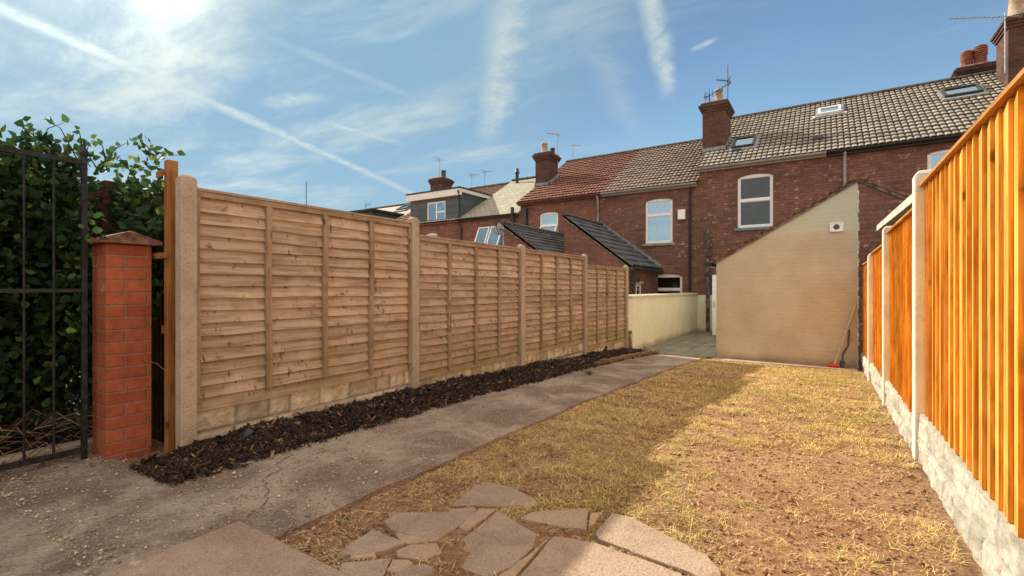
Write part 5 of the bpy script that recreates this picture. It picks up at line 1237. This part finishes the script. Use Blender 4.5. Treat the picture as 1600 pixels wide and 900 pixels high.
tp = thing('timber_post', (-3.45, 1.33, .04), 'orange-brown timber post standing between the red pier and the first concrete post', 'post')
m = MB(); xa, za = fac(258, 400, 1.36)[0], 0; m.box(-3.47, -3.42, 1.325, 1.385, .0, 1.87); obj('post', m, M_OPOST, tp, bevel=.003)
m = MB(); m.hexa([(-3.52, 1.30, 1.76), (-3.49, 1.30, 1.76), (-3.47, 1.40, 1.82), (-3.50, 1.40, 1.82), (-3.52, 1.30, 1.80), (-3.49, 1.30, 1.80), (-3.47, 1.40, 1.86), (-3.50, 1.40, 1.86)]); obj('brace', m, M_OPOST, tp)
m = MB(); m.box(-3.56, -3.472, 1.345, 1.385, .78, .83); obj('rail', m, M_OPOST, tp); m = MB(); m.box(-3.62, -3.40, 1.30, 1.323, 1.255, 1.29); obj('rail', m, M_OPOST, tp)
# dark slatted screen behind it
sn = thing('wooden_screen', (-3.6, 1.47, .04), 'dark old slatted timber screen in the gap beside the red pier', 'screen')
m = MB()
for k in range(9): a = -3.95+.063*k; m.box(a, a+.048, 1.42, 1.435, .0, 1.72+.02*math.sin(k*3))
obj('slats', m, M_DWOOD, sn)
m = MB(); m.box(-3.95, -3.40, 1.436, 1.47, .35, .42); m.box(-3.95, -3.40, 1.436, 1.47, 1.35, 1.42); obj('rails', m, M_DWOOD, sn)
M_OLDP = brickmat('old_orange_brick', (0.17, 0.06, 0.035), (0.11, 0.042, 0.028), (0.08, 0.05, 0.04), dirty=0.6)
pb = thing('brick_pier', (-4.56, 1.46, .04), 'old brown brick pier half buried in ivy behind the red pier', 'brick pier')
m = MB(); m.box(-4.72, -4.40, 1.30, 1.62, -.1, 1.86); obj('pier', m, M_OLDP, pb, bevel=.01)
# a bent wire
wr = MB(); wr.tube([(-3.545, fac(218, 565, 1.2)[0]*0+1.235, .63), (-3.48, 1.29, .60), (-3.40, 1.36, .50), (-3.36, 1.40, .45)], .0025, 5); tag(obj('bent_wire', wr, simple('rusty_wire', (.25, .09, .05), .7)), 'thin rusty wire sticking out of the red pier', 'wire')

# hedge: many small leaves through the volume of a tall ivy hedge
def hedge_top(x, y): return 1.93+.10*fbm(x, y, 1.3, 3, 3.0)+.10*fbm(x, y, 4.5, 2, 9.0)+.05*max(0, (y-1.3))
hd = thing('ivy_hedge', (-5.0, 0.8, 0.03), 'tall dark green hedge and ivy growing behind the black gate', 'hedge')
def leaves(P0, size, cols, ndir=None, parent=None, name='foliage'):
    n_ = len(P0); a = rng.random(n_)*2*np.pi; e = (rng.random(n_)-.35)*1.9
    ex = np.stack([np.cos(a)*np.cos(e), np.sin(a)*np.cos(e), np.sin(e)], 1); rv = rng.standard_normal((n_, 3)); rv[:, 2] *= .5; ey = np.cross(ex, rv); ey /= np.linalg.norm(ey, axis=1)[:, None]; ez = np.cross(ex, ey)
    s = size; V = np.zeros((n_, 6, 3))
    for i, (u, v, q) in enumerate([(0, 0, 0), (.35, .42, .06), (.8, .25, .02), (1.15, 0, -.08), (.8, -.25, .02), (.35, -.42, .06)]): V[:, i] = P0+ex*(u*s)[:, None]+ey*(v*s)[:, None]+ez*(q*s)[:, None]
    return bulk(name, V, [(0, 1, 2, 3), (0, 3, 4, 5)], cols, M_LEAF, parent=parent)
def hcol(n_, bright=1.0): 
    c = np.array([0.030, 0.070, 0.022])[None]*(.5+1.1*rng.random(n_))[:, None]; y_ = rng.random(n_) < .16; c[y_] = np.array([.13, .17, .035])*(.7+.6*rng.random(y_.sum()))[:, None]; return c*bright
N = 62000; hx = -6.4+2.45*rng.random(N)**.7; hy = -1.6+3.25*rng.random(N); tz_ = np.array([hedge_top(float(a), float(b)) for a, b in zip(hx, hy)])
hz = .06+(tz_-.06)*(rng.random(N)**.62)
front = -3.98-.10*np.array([fbm(float(a), float(b), 2.2, 3, 1.0) for a, b in zip(hy, hz)])-.10*np.clip(.9-hz, 0, 1)
keep = (hx < front) & ~((hy > 1.14) & (hx > -4.78) & (hz > 1.30)); hx, hy, hz = hx[keep], hy[keep], hz[keep]
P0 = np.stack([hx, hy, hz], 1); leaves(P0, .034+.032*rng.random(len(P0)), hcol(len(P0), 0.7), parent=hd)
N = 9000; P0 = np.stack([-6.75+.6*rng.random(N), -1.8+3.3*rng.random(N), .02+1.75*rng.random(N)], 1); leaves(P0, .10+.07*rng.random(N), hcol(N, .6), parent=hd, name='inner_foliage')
# twigs sticking out of the top with their leaves
pts_ = []; tw = MB()
for k in range(90):
    bx_ = random.uniform(-5.6, -4.0); by_ = random.uniform(-.3, 1.45); z0 = hedge_top(bx_, by_)-.1; L = random.uniform(.15, .30)
    d = Vector((random.uniform(-.6, .6), random.uniform(-.6, .6), 1)).normalized(); p = Vector((bx_, by_, z0)); q = p+d*L; q2 = q+Vector((d.x, d.y, .25)).normalized()*L*.35
    tw.tube([p, q, q2], [.005, .003, .001], 5)
    for i in range(9): t_ = i/8; c_ = p.lerp(q, t_) if t_ < .8 else q.lerp(q2, (t_-.8)*5); pts_.append(c_+Vector((random.uniform(-.02, .02), random.uniform(-.02, .02), 0)))
for (px0, py0, px1, py1, Yd, nl) in ((238, 250, 217, 217, 1.5, 26), (240, 255, 262, 238, 1.45, 22), (225, 262, 170, 262, 1.5, 30), (90, 610, 128, 470, 1.02, 40), (60, 560, 100, 600, 1.0, 16), (120, 420, 88, 455, 1.0, 14), (150, 372, 60, 380, .98, 18), (110, 300, 150, 340, 1.1, 20)):
    A_ = ray(px0, py0); A_ = A_*(Yd/A_.y)+Vector((0, 0, CAMZ)); B_ = ray(px1, py1); B_ = B_*(Yd/B_.y)+Vector((0, 0, CAMZ))
    tw.tube([A_, A_.lerp(B_, .5)+Vector((.01, .01, .02)), B_], [.004, .003, .0015], 5)
    for i in range(nl): c_ = A_.lerp(B_, random.random()); pts_.append(c_+Vector((random.gauss(0, .03), random.gauss(0, .03), random.gauss(0, .03))))
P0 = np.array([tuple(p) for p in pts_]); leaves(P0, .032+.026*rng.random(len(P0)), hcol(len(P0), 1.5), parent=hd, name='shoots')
# ivy spilling over the screen and old pier
N = 6500; ix = -4.9+1.40*rng.random(N); iy = 1.30+.54*rng.random(N); tzz = np.array([1.86+.08*fbm(float(a), float(b), 4, 3, 2.0) for a, b in zip(ix, iy)]); iz = tzz-.75*rng.random(N)**1.6-.3*rng.random(N)
kk = (iz > 1.70) | (ix < -4.45) | (iz < 1.36) | (rng.random(N) < 0.6); kk &= (iy < 1.36+0.45*np.clip(-3.60-ix, 0, 2)); ix, iy, iz = ix[kk], iy[kk], iz[kk]; N = len(ix)
P0 = np.stack([ix, iy, iz], 1); leaves(P0, .04+.03*rng.random(N), hcol(N, 1.0), parent=hd, name='ivy')
for k in range(26):
    bx_ = random.uniform(-6.0, -4.3); by_ = random.uniform(-1.2, 2.0); tw.tube([(bx_, by_, 0), (bx_+random.uniform(-.1, .1), by_+random.uniform(-.1, .1), .7), (bx_+random.uniform(-.3, .3), by_+random.uniform(-.3, .3), 1.7)], [.022, .015, .005], 6)
obj('stems', tw, M_DWOOD, hd)
# dead fronds under the hedge
fr_ = MB()
for k in range(170):
    a = random.uniform(0, 6.28); bx_ = random.uniform(-4.7, -3.85); by_ = random.uniform(.2, 1.35); L = random.uniform(.12, .38); z0 = random.uniform(.06, .26)
    fr_.tube([(bx_, by_, z0), (bx_+math.cos(a)*L*.5, by_+math.sin(a)*L*.5, z0+random.uniform(0, .08)), (bx_+math.cos(a)*L, by_+math.sin(a)*L, max(.05, z0-random.uniform(0, .12)))], [.004, .003, .0015], 4)
tag(obj('dead_fronds', fr_, simple('dead_frond', (0.20, 0.125, 0.075), .9, var=.4)), 'tangle of dry brown fronds on the ground behind the gate', 'dead leaves', kind='stuff')
m = MB(); m.box(-4.06, -3.97, -2.0, 1.30, -.05, .085); tag(obj('kerb', m, M_POST, bevel=.01), kind='structure')
# leaf litter by the gate
N = 500; P0 = np.stack([-3.95+.55*rng.random(N)**1.6, -.2+1.5*rng.random(N), np.full(N, .072)], 1); n_ = N
ex, ey, ez = rand_rot(N, .3); s = .008+.012*rng.random(N); V = np.zeros((N, 4, 3))
for i, (u, v) in enumerate([(-1, 0), (0, -.6), (1, 0), (0, .6)]): V[:, i] = P0+ex*(u*s)[:, None]+ey*(v*s)[:, None]
tag(bulk('leaf_litter', V, [(0, 1, 2, 3)], np.array([.15, .09, .045])[None]*(.4+1.2*rng.random(N))[:, None], M_STONEC), 'scattered dead leaves on the concrete by the gate', 'leaf litter', kind='stuff')

# small weeds and a scrap in the bed
for (px_, py_, nl, sz, lab) in ((1003, 547, 60, .030, 'small green weed at the far corner of the bark bed'), (921, 589, 40, .024, 'small green weed half way along the brick edging'), (541, 832, 14, .014, 'small green weed between the path and the crazy paving')):
    wx, wy = ground(px_, py_); P0 = np.array([(wx, wy, g(wy)+.03)])+rng.standard_normal((nl, 3))*np.array([.02, .02, .010])+np.array([0, 0, .02])
    o = leaves(P0, sz*(.6+.8*rng.random(nl)), np.array([.10, .17, .04])[None]*(.6+.8*rng.random(nl))[:, None], name='weed'); o.location = (wx, wy, g(wy)+.03)
    o.data.transform(__import__('mathutils').Matrix.Translation((-wx, -wy, -g(wy)-.03))); tag(o, lab, 'weed', 'weeds by the path')
wx, wy = ground(380, 700); m = MB(); m.add([(wx-.05, wy-.02, g(wy)+.075), (wx+.04, wy-.03, g(wy)+.07), (wx+.055, wy+.04, g(wy)+.11), (wx-.03, wy+.05, g(wy)+.115), (wx-.05, wy-.02, g(wy)+.067), (wx+.04, wy-.03, g(wy)+.062), (wx+.055, wy+.04, g(wy)+.102), (wx-.03, wy+.05, g(wy)+.107)], [(0, 1, 2, 3), (7, 6, 5, 4), (0, 4, 5, 1), (1, 5, 6, 2), (2, 6, 7, 3), (3, 7, 4, 0)])
tag(obj('slate_piece', m, simple('grey_slate_piece', (.05, .06, .065), .7)), 'broken grey slate piece lying at the near end of the bark bed', 'slate')
bpy.context.view_layer.update()
